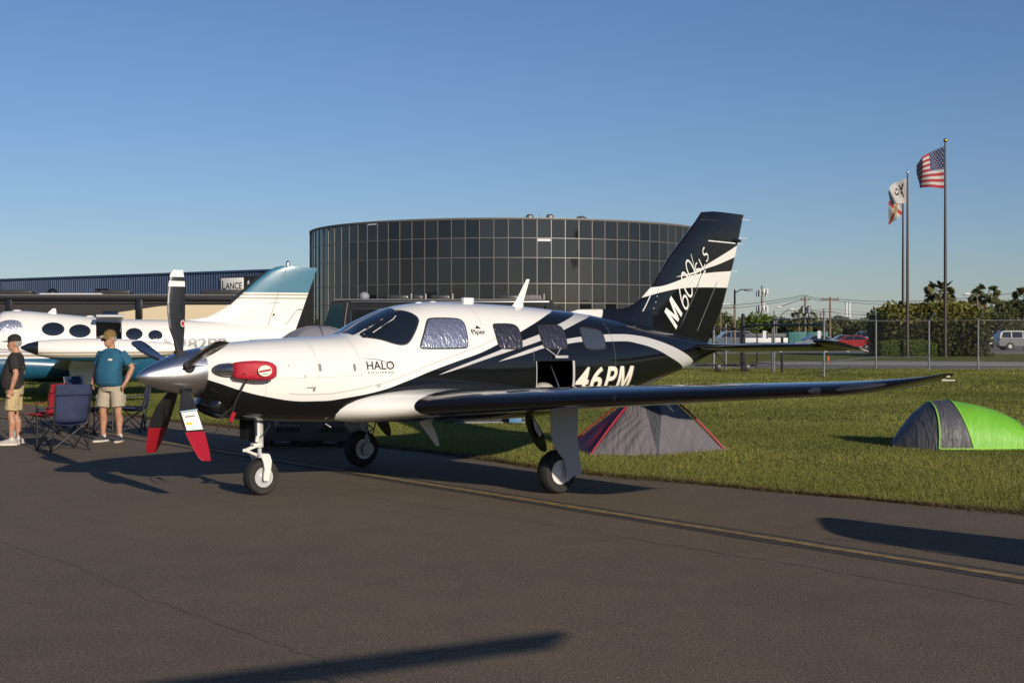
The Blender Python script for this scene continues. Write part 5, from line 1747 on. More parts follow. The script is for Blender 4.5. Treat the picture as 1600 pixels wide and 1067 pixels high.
def person(label, loc, rz, scale, arms, legs, head_yaw, head_pitch, mats, belly=.05, glasses=True, badge=None):
    shirt, shorts, cap, shoe = mats
    root = thing('person', label, 'person', (*loc, 0), rz, 'men standing beside the apron')
    root.scale = (scale,) * 3
    b = MB()
    # torso, neck
    b.loft([ell(z, 0, cy, rx, ry) for z, cy, rx, ry in ((.86, 0, .15, .11), (.95, -.01, .165, .125), (1.1, -.02, .165, .135), (1.28, 0, .175, .13), (1.40, .01, .16, .10), (1.45, .015, .08, .07), (1.50, .01, .058, .06), (1.56, 0, .055, .058))])
    Hm = Matrix.Translation((0, 0, 1.53)) @ Euler((head_pitch, 0, head_yaw)).to_matrix().to_4x4() @ Matrix.Translation((0, 0, -1.53))
    hd = MB()
    hd.loft([ell(z, 0, cy, rx, ry) for z, cy, rx, ry in ((1.505, -.045, .028, .03), (1.52, -.04, .048, .058), (1.545, -.03, .060, .075), (1.58, -.02, .068, .088), (1.62, -.012, .074, .095), (1.66, -.008, .076, .098), (1.70, 0, .070, .092), (1.73, .002, .052, .07), (1.745, .004, .025, .035))])
    hd.loft([[(-.012, -.10, z0), (.012, -.10, z0), (.006, -.10 - d, z0), (-.006, -.10 - d, z0)] for z0, d in ((1.575, .012), (1.585, .028), (1.61, .016), (1.64, .004))])
    for s in (-1, 1):
        hd.loft([ell(z, s * .078, .008, .012, r) for z, r in ((1.585, .008), (1.60, .016), (1.625, .02), (1.645, .012))])
        hd.ball((s * .028, -.088, 1.628), (.014, .01, .008), 8, 6)
    hd.ball((0, -.098, 1.55), (.024, .012, .007), 8, 6)
    hd.v = [tuple(Hm @ Vector(v)) for v in hd.v]
    b.v_off = len(b.v)
    b.add(hd.v, hd.f)
    for s, (el, wr, hn) in zip((-1, 1), arms):
        sh = Vector((s * .185, .01, 1.40)); el, wr, hn = Vector(el), Vector(wr), Vector(hn)
        b.tube([sh, sh.lerp(el, .5), el, el.lerp(wr, .35), el.lerp(wr, .8), wr], [.062, .054, .044, .047, .034, .030], 12)
        d = (hn - wr).normalized()
        sd = d.cross(Vector((s, 0, 0)))
        sd = sd.normalized() if sd.length > .1 else Vector((0, 1, 0))
        thick = d.cross(sd).normalized()
        pal = []
        for t, w, h in ((-.01, .026, .020), (.03, .038, .018), (.075, .042, .016), (.09, .040, .013)):
            c = wr + d * t
            pal.append([c + sd * w * cos(a) + thick * h * sin(a) for a in np.linspace(0, 2 * pi, 13)[:-1]])
        b.loft(pal)
        for k, L in enumerate((.062, .072, .068, .052)):
            o = wr + d * .08 + sd * (-.030 + .020 * k)
            p1 = o + d * L * .5 - thick * s * .006
            b.tube([o, p1, p1 + d * L * .38 - thick * s * .022], [.0095, .009, .0075], 7)
        o = wr + d * .02 + sd * -.034
        b.tube([o, o + d * .03 - sd * .018, o + d * .062 - sd * .018], [.012, .011, .009], 7)
    for s, (kn, an) in zip((-1, 1), legs):
        hp = Vector((s * .09, 0, .90)); kn, an = Vector(kn), Vector(an)
        b.tube([hp, hp.lerp(kn, .5), kn + Vector((0, 0, .03)), kn - Vector((0, 0, .04)), kn.lerp(an, .32) + Vector((0, .018, 0)), kn.lerp(an, .75), an], [.092, .082, .058, .054, .060, .040, .036], 14)
    body = fuse(b, 'body', 'skin', root, .0085, 3)
    # shirt
    t = MB()
    t.loft([ell(z, 0, cy, rx, ry, 24, .85) for z, cy, rx, ry in ((.885, -.02 - belly * .5, .195, .15), (.93, -.02 - belly * .7, .205, .165 + belly * .2), (1.02, -.02 - belly, .200, .158 + belly * .5), (1.12, -.02 - belly, .198, .158 + belly * .5), (1.24, -.015 - belly * .4, .198, .150), (1.34, 0, .203, .138), (1.41, .01, .195, .115), (1.455, .014, .125, .088), (1.478, .012, .078, .074))])
    for s, (el, wr, hn) in zip((-1, 1), arms):
        sh = Vector((s * .165, .01, 1.405)); el = Vector(el)
        t.tube([sh, sh.lerp(el, .3), sh.lerp(el, .55), sh.lerp(el, .78)], [.078, .082, .080, .084], 14)
    fuse(t, 'shirt', shirt, root, .010, 3)
    if badge:
        o = MB().box((.085, -.158 - belly * .25, 1.30), (.065, .012, .03)).build('shirt_emblem', badge, root)
    # shorts
    p = MB()
    p.loft([ell(z, 0, -.01, rx, ry, 22) for z, rx, ry in ((.80, .17, .135), (.88, .185, .145), (.95, .185, .15))])
    for s, (kn, an) in zip((-1, 1), legs):
        hp = Vector((s * .092, -.005, .88)); kn = Vector(kn) + Vector((0, 0, .06))
        p.tube([hp, hp.lerp(kn, .4), hp.lerp(kn, .8), kn], [.104, .108, .108, .110], 16)
        q = hp.lerp(kn, .62)
        p.box((q.x + s * .105, q.y + .01, q.z), (.02, .13, .15), bev=.008)
    fuse(p, 'shorts', shorts, root, .010, 3)
    for s, (kn, an) in zip((-1, 1), legs):
        an = Vector(an)
        MB().tube([an + Vector((0, .004, -.01)), an + Vector((0, .004, .045))], [.042, .043], 12).build('sock', 'sole', root)
        f = s * .18
        def ft(x, y, z): return (an.x + x * cos(f) - y * sin(f) * -1 * 0 + (-y) * sin(-f) * -1, an.y + y * cos(f), z)
        rr = []
        for y, w, h in ((.085, .022, .05), (.06, .040, .085), (.0, .046, .095), (-.07, .048, .075), (-.13, .050, .055), (-.175, .042, .045), (-.20, .02, .03)):
            rr.append([(an.x + s * -.0 + (-y) * .2 * s + w * cos(a), an.y + y, an.z - .08 + .022 + h * max(0, sin(a))) for a in np.linspace(-.2, pi + .2, 11)])
        MB().loft(rr).build('shoe', shoe, root, 60)
        sl = []
        for y, w in ((.095, .02), (.075, .042), (.0, .050), (-.10, .054), (-.17, .046), (-.207, .02)):
            cx = an.x + (-y) * .2 * s
            sl.append([(cx - w, an.y + y, an.z - .08), (cx + w, an.y + y, an.z - .08), (cx + w, an.y + y, an.z - .052), (cx - w, an.y + y, an.z - .052)])
        MB().loft(sl).build('shoe_sole', 'sole', root, 40)
    # cap, sunglasses, hair
    c = MB()
    c.loft([ell(z, 0, cy, rx, ry, 22) for z, cy, rx, ry in ((1.660, .0, .086, .108), (1.695, .0, .086, .108), (1.73, .0, .078, .098), (1.757, .002, .058, .072), (1.773, .003, .028, .034), (1.777, .003, .006, .006))])
    bill = []
    for i in range(9):
        u = (i / 8 - .5) * 2
        L = .085 * (1 - u * u) ** .5
        bill.append([(u * .08, -.055 - .05 * (1 - u * u) ** .5, 1.676 - .010 * u * u), (u * .075, -.065 - .05 * (1 - u * u) ** .5 - L, 1.672 - .020 * u * u), (u * .075, -.065 - .05 * (1 - u * u) ** .5 - L, 1.668 - .020 * u * u), (u * .08, -.055 - .05 * (1 - u * u) ** .5, 1.668 - .010 * u * u)])
    c.loft(bill)
    c.v = [tuple(Hm @ Vector(v)) for v in c.v]
    c.build('cap', cap, root, 50)
    e = MB().box((0, -.104, 1.672), (.03, .012, .022), bev=.004)
    e.v = [tuple(Hm @ Vector(v) + Vector((0, 0, .015))) for v in e.v]
    e.build('cap_badge', 'inkcream', root)
    if glasses:
        gl = MB()
        for s in (-1, 1):
            gl.box((s * .036, -.112, 1.630), (.066, .018, .042), (0, 0, s * -.22), bev=.01)
            gl.tube([(s * .062, -.093, 1.635), (s * .080, -.02, 1.636), (s * .080, .02, 1.63)], .004, 6)
        gl.v = [tuple(Hm @ Vector(v)) for v in gl.v]
        gl.build('sunglasses', 'ink', root)
    h = MB().loft([ell(z, 0, .012, rx, ry, 20) for z, rx, ry in ((1.575, .060, .078), (1.60, .074, .090), (1.655, .080, .098))], (True, True))
    h.v = [(v[0], max(v[1], .012), v[2]) for v in h.v]
    h.v = [tuple(Hm @ Vector(v)) for v in h.v]
    h.build('hair', 'hair', root, 60)
    return root

m2 = person('man in teal blue T-shirt, khaki cargo shorts and olive cap looking down', (-6.25, 21.15), R(-14), .985,
            (((-.285, .07, 1.16), (-.30, -.03, .95), (-.285, -.07, .86)), ((.325, .08, 1.17), (.27, -.02, .94), (.235, -.075, .85))),
            (((-.125, -.03, .49), (-.15, .02, .08)), ((.135, -.015, .49), (.145, .01, .08))),
            R(-28), R(9), ('shirtblue', 'khaki', 'capolive', 'shoedark'), .045, True, 'inkcream')
m1 = person('man in black T-shirt, tan shorts and black cap standing in profile at left edge', (-7.55, 20.62), R(-82), .945,
            (((-.26, .05, 1.14), (-.27, -.06, .92), (-.265, -.09, .83)), ((.27, .07, 1.14), (.265, .0, .90), (.26, -.03, .81))),
            (((-.12, -.02, .49), (-.125, .03, .08)), ((.12, -.035, .49), (.125, -.03, .08))),
            R(6), R(4), ('shirtblack', 'khakiyellow', 'capblack', 'shoegrey'), .025, False, None)
pp = thing('paper_slip', 'small folded white paper held by the man in the blue shirt', 'paper', (-6.63, 21.03, .80), .3)
MB().box((0, 0, 0), (.06, .012, .09), (.2, .3, .2), bev=.004).build('folded_sheet', 'inkwhite', pp)

# ------------------------------------------------------------------ fence, gate, hedges
FENCE_H = 2.25
def fence():
    root = thing('chain_link_fence', 'grey chain-link fence with angled barbed-wire arms along the far grass', 'fence', (0, 0, 0))
    P = [(27.5, 60.2), (21.16, 61.6), (19.41, 63.4), (17.06, 63.4), (12.09, 52.6), (9.9, 56.0)]
    P = [(33.5, 59.0), (27.3, 60.3), (21.16, 61.6), (19.3, 62.8), (17.06, 63.6), (12.09, 52.6), (11.3, 58.5)]
    for i, (x, y) in enumerate(P):
        b = MB().tube([(x, y, -.03), (x, y, FENCE_H)], .045, 8)
        if i < 4:
            b.tube([(x, y, FENCE_H - .02), (x + .22, y - .18, FENCE_H + .36)], .03, 6)
        else:
            b.tube([(x, y, FENCE_H - .02), (x, y, FENCE_H + .38)], .03, 6)
        b.build('post', 'galv', root)
    for (x0, y0), (x1, y1) in zip(P[:-1], P[1:]):
        MB().tube([(x0, y0, FENCE_H), (x1, y1, FENCE_H)], .028, 6).build('top_rail', 'galv', root)
        for k in (.12, .24, .36):
            MB().tube([(x0 + .22 * k / .36, y0 - .18 * k / .36, FENCE_H + k), ((x0 + x1) / 2, (y0 + y1) / 2 - .18 * k / .36, FENCE_H + k - .02), (x1 + .22 * k / .36, y1 - .18 * k / .36, FENCE_H + k)], .005, 4).build('barbed_wire', 'galv', root)
        L = math.hypot(x1 - x0, y1 - y0)
        sh = MB().add([(0, 0, .0), (L, 0, .0), (L, 0, FENCE_H), (0, 0, FENCE_H)], [(0, 1, 2, 3)]).build('wire_mesh', 'chain', root, 0)
        sh.location = (x0, y0, 0); sh.rotation_euler = (0, 0, math.atan2(y1 - y0, x1 - x0))
    MB().tube([(17.06, 63.6, .55), (19.3, 62.8, .55)], .03, 6).build('brace_rail', 'galv', root)
    MB().tube([(12.09, 52.6, .55), (17.06, 63.6, .55)], .03, 6).build('brace_rail', 'galv', root)
fence()

def gate():
    root = thing('sliding_gate', 'dark steel sliding gate frame standing behind the tailplane', 'gate', (0, 0, 0))
    y = 60.8
    def X(u, d=y): return (u - 800) / 2120 * d
    for u, d, z1, m, r in ((1115, 64.5, 2.25, 'galv', .06), (1134, 61.6, 2.05, 'galv', .05), (1161, 60.2, 2.45, 'tube', .085), (1207, 59.6, 1.85, 'galv', .05), (1222, 57.7, 1.45, 'tube', .06)):
        b = MB().tube([(X(u, d), d, -.03), (X(u, d), d, z1)], r, 8)
        b.ball((X(u, d), d, z1), r * 1.1, 8, 4, zmin=0)
        b.build('post', m, root)
    for z in (.24, 1.86):
        MB().tube([(X(1085), y, z), (X(1184), y, z)], .045, 8).build('gate_rail', 'tube', root)
    for u in (1090, 1157, 1183):
        MB().tube([(X(u), y, .24), (X(u), y, 1.86)], .035, 8).build('gate_stile', 'tube', root)
    MB().tube([(X(1112), y, 1.0), (X(1134), y, .26)], .03, 6).build('diagonal_brace', 'tube', root)
    MB().tube([(X(1162), 60, 2.02), (X(1287, 52.8), 52.8, 2.0)], .05, 8).build('top_beam', 'tube', root)
    for u in (1120, 1165):
        MB().box((X(u), y - .25, .12), (.24, .25, .28), bev=.03).build('roller_box', 'tube', root)
    MB().box((X(1195, 60), 59.9, 1.60), (.22, .03, .34)).build('notice_plate', 'signwhite', root)
    MB().box((X(1279, 54), 53.9, 1.62), (.13, .03, .30)).build('notice_plate', 'signwhite', root)
gate()
mk = thing('marker_post', 'short orange marker post on the grass beyond the tailplane tip', 'post', ((1294 - 800) / 2120 * 74, 74, -.03))
MB().tube([(0, 0, 0), (0, 0, .42)], .05, 10).tube([(0, 0, .42), (0, 0, .46)], [.05, .02], 10).build('stake', 'orange', mk)

def hedge_block(name, label, c, size, n, leaf, m, ragged=.15, tintfn=None, group=None):
    root = thing(name, label, 'hedge', (c[0], c[1], -.03), 0, group)
    sx, sy, sz = size
    p = rng.uniform(-.5, .5, (n, 3))
    # push to the faces
    ax = rng.integers(0, 5, n)
    for k in range(n):
        a = ax[k]
        if a == 0: p[k, 1] = -.5
        elif a == 1: p[k, 0] = -.5
        elif a == 2: p[k, 0] = .5
        elif a == 3: p[k, 2] = .5
        else: p[k, 1] = -.5
    bump = .5 + .5 * np.sin(p[:, 0] * 17 + 2 * np.sin(p[:, 2] * 9)) * np.sin(p[:, 2] * 13 + p[:, 0] * 7)
    q = p * np.array([sx, sy, sz])
    q += rng.normal(0, ragged, (n, 3)) * (.5 + bump[:, None])
    # softly rounded upper corners
    rx = np.abs(p[:, 0]) * 2
    q[:, 2] -= sz * .16 * rx ** 6 * (p[:, 2] + .5)
    q[:, 2] += sz / 2
    q[:, 2] = np.maximum(q[:, 2], rng.uniform(0, .25, n))
    t = np.clip(rng.uniform(0, .55, n) + .25 * bump, 0, 1)
    if tintfn is not None:
        t = np.clip(tintfn(q, t, sz), 0, 1)
    obj('foliage', leaves_mesh('foliage', q, leaf, m, t), root)
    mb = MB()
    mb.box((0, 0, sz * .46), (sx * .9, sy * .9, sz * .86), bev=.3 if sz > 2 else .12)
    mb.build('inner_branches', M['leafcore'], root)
    for k in range(5):
        x = (k - 2) / 5 * sx
        MB().tube([(x, 0, 0), (x + .1, .1, sz * .5)], [.07, .03], 7).build('stem', 'bark', root)
    return root
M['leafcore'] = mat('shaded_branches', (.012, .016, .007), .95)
hedge_block('shrub', 'large rounded dark shrub with yellowing top growing around the flagpoles', (30.95, 101.0), (7.1, 5.0, 3.55), 9000, .20, 'leafdark', .20,
            lambda q, t, sz: np.where(q[:, 2] > sz * .68, t * .75 + .5, t * .55))
hedge_block('clipped_hedge', 'low clipped bright green hedge in front of the large shrub', (28.1, 96.8), (3.8, 1.6, 1.12), 5000, .07, 'leafbright', .035)

# ------------------------------------------------------------------ flagpoles and flags
def flagpole(label, x, y, h, ball, r=.11):
    root = thing('flagpole', label, 'flagpole', (x, y, -.03), 0, 'flagpoles above the shrub')
    MB().tube([(0, 0, 0), (0, 0, h * .5), (0, 0, h)], [r, r * .85, r * .5], 12).build('pole', 'flagpole', root)
    MB().lathe([(.20, 0), (.20, .1), (.14, .16), (.12, .2)], seg=14).build('collar', 'flagpole', root)
    MB().ball((0, 0, h + .14), .15 if ball == 'goldball' else .11, 14, 10).build('ball_finial', ball, root)
    MB().tube([(.10, -.02, h * .1), (.09, -.02, h * .99)], .008, 4).build('halyard', 'signwhite', root)
DFP = 97.0
def UX(u, d=DFP): return (u - 800) / 2120 * d
def VZ(v, d=DFP): return 1.7 - (v - 519.5) / 2120 * d
flagpole('tallest bronze flagpole with gold ball, flying the striped flag', UX(1477), DFP, VZ(222), 'goldball', .125)
flagpole('middle flagpole with silver ball, flying the white emblem flag', UX(1418, 95.5), 95.5, VZ(272, 95.5), 'chrome', .12)
flagpole('leftmost and shortest flagpole, flying the white flag with red saltire', UX(1411, 99), 99.0, VZ(300, 99), 'chrome', .11)

def flag(name, label, origin, f, cells, nu, nv, mats, extra=None):
    root = thing(name, label, 'flag', origin, 0, 'flags on the poles')
    vs = [f(i / nu, j / nv) for i in range(nu + 1) for j in range(nv + 1)]
    fs, mi = [], []
    for i in range(nu):
        for j in range(nv):
            fs.append((i * (nv + 1) + j, i * (nv + 1) + j + 1, (i + 1) * (nv + 1) + j + 1, (i + 1) * (nv + 1) + j)); mi.append(cells((i + .5) / nu, (j + .5) / nv))
    mb = MB(); mb.add(vs, fs); mb.m = mi
    mb.build('cloth', mats, root, 60)
    if extra:
        extra(root, f)
    return root
def us_f(u, v):
    fold = max(0, u - .62)
    x = -1.62 * min(u, .62) / .62 - .42 * fold + .95 * fold * (v > .35) * (v - .35)
    z = -v * (3.02 - .55 * u) - 1.12 * u * (1 - .72 * v) - .18 * u * u
    y = .30 * sin(u * 7.5 + v * 2.0) * min(1, u * 3) + .9 * fold
    return (x - .10, y, z)
def us_c(u, v):
    if u < .40 and v < 7 / 13: return 2
    return 0 if int(v * 13) % 2 == 0 else 1
def stars(root, f):
    mb = MB()
    for r in range(9):
        n = 6 if r % 2 == 0 else 5
        for k in range(n):
            u = (.035 if n == 6 else .068) + k * .066; v = .035 + r * .059
            p = Vector(f(u, v)); r0 = .055
            for dy in (-.012, .012):
                ring = []
                for q in range(10):
                    rr = r0 if q % 2 == 0 else r0 * .45
                    ring.append((p.x + rr * sin(q * pi / 5), p.y + dy, p.z + rr * cos(q * pi / 5)))
                mb.add(ring, [range(10)])
    mb.build('stars', 'flagwhite', root, 0)
flag('flag', 'red and white striped flag with starred blue canton on the tallest pole', (UX(1476.5), DFP - .1, VZ(229)), us_f, us_c, 40, 26, ['flagred', 'flagwhite', 'flagblue'], stars)
def em_f(u, v):
    x = -1.30 * math.sin(min(1, u * 1.25) * 1.45) * (1 - .25 * v)
    z = -v * 1.75 * (1 - .45 * u) - .80 * u - .20 * u * u
    return (x - .08, .25 * sin(6 * u + 2 * v) * min(1, u * 3), z)
def em_c(u, v):
    a, b = (u - .34) / .13, (v - .45) / .17
    r = math.hypot(a, b)
    if .55 < r < 1.0 and not (a > .3 and b < -.3): return 1
    c, d = (u - .16) / .07, (v - .45) / .32
    if abs(abs(c) - abs(d)) < .35 and abs(c) < 1 and abs(d) < 1: return 1
    return 0
flag('flag', 'white flag with black emblem on the middle pole', (UX(1417.5, 95.5), 95.4, VZ(279, 95.5)), em_f, em_c, 44, 30, ['flagwhite', 'ink'])
def fl_f(u, v):
    x = -1.05 * u + .15 * u * v
    z = -v * 1.45 - .55 * u - .25 * u * v
    return (x - .08, .22 * sin(5 * u + 3 * v) * min(1, u * 3), z)
def fl_c(u, v):
    r = math.hypot((u - .5) / .17, (v - .5) / .24)
    if r < .55: return 3
    if r < 1: return 2
    if abs(u - v) < .12 or abs(u - (1 - v)) < .12: return 1
    return 0
flag('flag', 'white flag with red saltire and ochre seal on the shortest pole', (UX(1410.5, 99), 98.9, VZ(304, 99)), fl_f, fl_c, 30, 26, ['flagwhite', 'flagred', 'emblem', 'emblemgreen'])

# ------------------------------------------------------------------ trees
def tree(label, x, y, h, w, m, n, leaf, group, trunk=True):
    root = thing('tree', label, 'tree', (x, y, -.03), 0, group)
    p, t = clump_points((0, 0, h * .58), (w / 2, w / 2 * .8, h * .44), n, 18, .45, .8, .25)
    obj('crown', leaves_mesh('crown', p, leaf, m, t, .3), root)
    tk = MB().tube([(0, 0, 0), (.05, 0, h * .25), (0, .1, h * .6)], [.16, .12, .05], 8)
    for k in range(4):
        a = k * 1.7
        tk.tube([(.03, 0, h * .25), (cos(a) * w * .15, sin(a) * w * .15, h * .45), (cos(a) * w * .3, sin(a) * w * .3, h * .65)], [.08, .05, .02], 6)
    tk.build('trunk', 'bark', root)
DT = 215.0
TR = [(1122, 492, 46, 'leafmid'), (1150, 499, 40, 'leafmid'), (1188, 489, 56, 'leafbright'), (1226, 497, 44, 'leafmid'), (1252, 500, 36, 'leafmid'), (1280, 501, 40, 'leafmid'), (1310, 497, 44, 'leafmid'), (1342, 498, 46, 'leafmid'), (1374, 494, 44, 'leafmid'), (1545, 476, 60, 'leafmid'), (1578, 470, 64, 'leafmid'), (1610, 474, 60, 'leafmid'), (1512, 486, 44, 'leafmid')]
names = ['far grey-green tree just right of the tail fin', 'far low tree beside the street lamp', 'far bright green round tree below the mobile mast', 'far tree right of the bright round tree', 'far tree beneath the pair of small palms', 'far tree between the two utility poles', 'far tree beneath the second utility pole', 'far tree behind the red car', 'far tree just left of the large shrub', 'far tree directly behind the tall palm trunk', 'far tree above the parked silver van', 'far tree cut by the right edge of the picture', 'far tree showing at the right shoulder of the large shrub']
for (u, v, wpx, m), nm in zip(TR, names):
    d = DT if u < 1500 else 185.0
    h = VZ(v, d)
    tree(nm, UX(u, d), d + random.uniform(-6, 6), h * 1.04, wpx / 2120 * d * 1.25, m, 1500, .34, 'far trees beyond the car park')
# unbroken far wood behind those trees, and the wood on the other side of the apron behind the viewpoint
def wood(name, label, pts, h, depth, n, leaf):
    P = np.array(pts, float)
    seg = rng.integers(0, len(P) - 1, n); t = rng.uniform(0, 1, n)[:, None]
    c = P[seg] * (1 - t) + P[seg + 1] * t
    s = c[:, 0] * .31 + c[:, 1] * .17
    top = h * (.72 + .18 * np.sin(s) + .12 * np.sin(s * 2.7 + 1) + .06 * np.sin(s * 7.1))
    z = top * rng.uniform(0, 1, n) ** .75
    q = np.column_stack([c[:, 0] + rng.normal(0, depth, n), c[:, 1] + rng.normal(0, depth, n), z])
    obj(name, leaves_mesh(name, q, leaf, 'leafmid', rng.uniform(0, 1, n)), None, label=label, cat='wood', kind='stuff')
wood('far_wood', 'low far-off wood along the horizon', [(-260, 260), (-60, 262), (60, 262), (140, 250), (260, 220)], 4.6, 2.5, 22000, .7)
wood('rear_wood', 'dark wood across the apron reflected in the black paint', [(-190, 60), (-150, -40), (-90, -110), (0, -135), (90, -125), (170, -60), (210, 20)], 10.5, 4.0, 26000, 1.1)

def palm(label, x, y, h, r, group, nf=30):
    root = thing('palm_tree', label, 'palm', (x, y, -.03), 0, group)
    MB().tube([(0, 0, 0), (.05, 0, h * .4), (-.04, 0, h * .8), (0, 0, h - r * .5)], [.20, .16, .15, .17], 9).build('trunk', 'palmbark', root)
    V, T = [], []
    for k in range(nf):
        a = k * 2.399 + random.uniform(-.2, .2)
        el = math.asin(random.uniform(-.55, .98))
        L = r * random.uniform(.85, 1.05)
        base = Vector((0, 0, h - r * .45))
        out = Vector((cos(a) * cos(el), sin(a) * cos(el), sin(el)))
        stem = [base + out * L * s - Vector((0, 0, .12 * L * s * s)) for s in np.linspace(0, .55, 5)]
        hub = stem[-1]
        sd = out.cross(Vector((0, 0, 1)))
        sd = sd.normalized() if sd.length > .05 else Vector((1, 0, 0))
        up = sd.cross(out)
        roll = random.uniform(-1.3, 1.3)
        sd, up = sd * cos(roll) + up * sin(roll), up * cos(roll) - sd * sin(roll)
        tint = random.random()
        for i in range(13):
            q = (i / 12 - .5) * 2.5
            dr = (out * cos(q) + sd * sin(q)).normalized()
            ln = L * .52 * (1 - .25 * abs(q) / 1.25)
            tip = hub + dr * ln - Vector((0, 0, .16 * ln))
            wv = sd * cos(q) * .075 * r - out * sin(q) * .075 * r + up * random.uniform(-.05, .05) * r
            mid = hub + dr * ln * .5
            V += [hub, mid + wv, tip, mid - wv]
            T += [tint] * 4
        wv = sd * .02
        V += [base - wv, base + wv, hub + wv, hub - wv]; T += [.3] * 4
    obj('crown', raw_quads('crown', np.array([tuple(v) for v in V]), 'palm', np.array(T)), root)
palm('fan palm rising above the large shrub beside the tallest flagpole', UX(1469, 140), 140, VZ(444, 140), 1.75, 'palms beyond the fence', 34)
palm('fan palm with bare brown trunk right of the large shrub', UX(1540, 128), 128, VZ(450, 128), 1.5, 'palms beyond the fence', 30)
palm('smaller fan palm just left of the bare-trunked palm', UX(1528, 150), 150, VZ(459, 150), 1.3, 'palms beyond the fence', 24)
palm('dark fan palm at the right picture edge', UX(1602, 140), 140, VZ(455, 140), 1.6, 'palms beyond the fence', 28)
palm('left one of two small far palms beside the utility pole', UX(1248, 200), 200, VZ(487, 200), 1.3, 'palms beyond the fence', 22)
palm('right one of two small far palms beside the utility pole', UX(1267, 205), 205, VZ(490, 205), 1.25, 'palms beyond the fence', 22)

# ------------------------------------------------------------------ poles, mast, wires
def pole(name, label, u, vtop, d, r, m, arms=(), lamp=None, group='street poles'):
    root = thing(name, label, 'pole', (UX(u, d), d, -.03), 0, group)
    h = VZ(vtop, d)
    MB().tube([(0, 0, 0), (0, 0, h)], [r, r * .7], 8).build('shaft', m, root)
    for k, (dz, w) in enumerate(arms):
        MB().box((0, -.05, h - dz), (w, .12, .14)).build('crossarm', 'wood', root)
        for s in (-.42, 0, .42):
            MB().lathe([(.04, 0), (.07, .05), (.04, .1), (.06, .15), (.01, .22)], (s * w, -.05, h - dz + .07), seg=8).build('insulator', 'galv', root)
    if lamp:
        dx, dz = lamp
        MB().tube([(0, 0, h - .3), (dx * .5, 0, h + dz * .6), (dx, 0, h + dz)], .05, 6).build('lamp_arm', 'galv', root)
        MB().ball((dx + .2 * (1 if dx > 0 else -1), 0, h + dz - .05), (.42, .16, .12), 10, 6).build('lamp_head', 'signwhite', root)
    return root
pole('street_lamp', 'wooden street lamp pole right of the tail fin', 1148, 452, 115, .11, 'wood', (), (1.0, .0))
pole('street_lamp', 'slender angled steel lamp pole left of the small palms', 1213, 499, 150, .08, 'galv', (), (1.5, 1.2))
pole('street_lamp', 'far lamp pole beside the bare-trunked palm', 1527, 459, 118, .08, 'wood', (), (-.7, .05))
pole('utility_pole', 'left wooden utility pole with two crossarms and transformer', 1258, 462, 165, .16, 'wood', ((.5, 1.2), (1.6, .9)), (-3.0, -1.3))
pole('utility_pole', 'right wooden utility pole with single crossarm', 1297, 464, 165, .15, 'wood', ((.3, 2.2),))
pole('utility_pole', 'thin far utility pole between the mast and the palms', 1282, 488, 230, .12, 'wood', ((.3, 1.6),))
pole('utility_pole', 'far utility pole half hidden by the fin edge', 1126, 474, 200, .14, 'wood', ((.6, 4.5),))
rt = thing('transformer', 'grey transformer cans hung on the left utility pole', 'transformer', (UX(1259, 164.5), 164.5, VZ(484, 164.5)))
for k in (-.35, .35):
    MB().lathe([(.22, -.45), (.26, -.4), (.26, .35), (.2, .42), (.05, .5)], (k, 0, 0), seg=12).build('can', 'galv', rt)
MB().box((0, .2, 0), (1.0, .1, .12)).build('hanger', 'galv', rt)
for k, (u, lb) in enumerate(((1322.5, 'left one of two thin white far-off stacks'), (1327.5, 'right one of two thin white far-off stacks'))):
    st = thing('stack', lb, 'stack', (UX(u, 420), 420, -.03), 0, 'far white stacks')
    MB().tube([(0, 0, 0), (0, 0, VZ(475, 420))], .32, 10).build('shaft', 'signwhite', st)
    MB().lathe([(.34, 0), (.40, .1), (.40, .4), (.34, .5)], (0, 0, VZ(475, 420)), seg=12).build('cap', 'signwhite', st)
ms = thing('mobile_mast', 'tall mobile phone mast with clustered white antenna panels', 'mast', (UX(1191, 260), 260, -.03))
hm = VZ(446, 260)
MB().tube([(0, 0, 0), (0, 0, hm)], [.35, .22], 10).build('shaft', 'galv', ms)
for zz in (hm - 1.3, hm - 4.4):
    MB().lathe([(.9, -.06), (1.0, 0), (.9, .06)], (0, 0, zz), seg=12).build('platform', 'galv', ms)
    for k in range(9):
        a = 2 * pi * k / 9
        MB().box((1.05 * cos(a), 1.05 * sin(a), zz + random.uniform(-.3, .4)), (.30, .2, random.uniform(.9, 1.5)), (0, 0, a + pi / 2)).build('antenna_panel', 'signwhite', ms)
def wire(label, pts, d, r=.03):
    P = []
    for (u0, v0), (u1, v1) in zip(pts[:-1], pts[1:]):
        for i in range(12):
            t = i / 12
            P.append((UX(u0 + (u1 - u0) * t, d), d, VZ(v0 + (v1 - v0) * t + 5 * 4 * t * (1 - t) * .6, d)))
    P.append((UX(pts[-1][0], d), d, VZ(pts[-1][1], d)))
    w_ = thing('power_line', label, 'wire', (0, 0, 0), 0, 'overhead power lines')
    MB().tube(P, r, 4).build('cable', 'cord', w_)
wire('upper overhead cable running through the crossarms of both utility poles', [(1120, 478), (1258, 461), (1297, 466), (1440, 470), (1640, 450)], 165)
wire('middle overhead cable running through the utility poles', [(1120, 483), (1258, 464), (1297, 469), (1440, 476), (1640, 464)], 165.6, .025)
wire('lowest overhead cable sagging below the others', [(1258, 480), (1297, 487), (1380, 490), (1640, 478)], 166.2, .025)

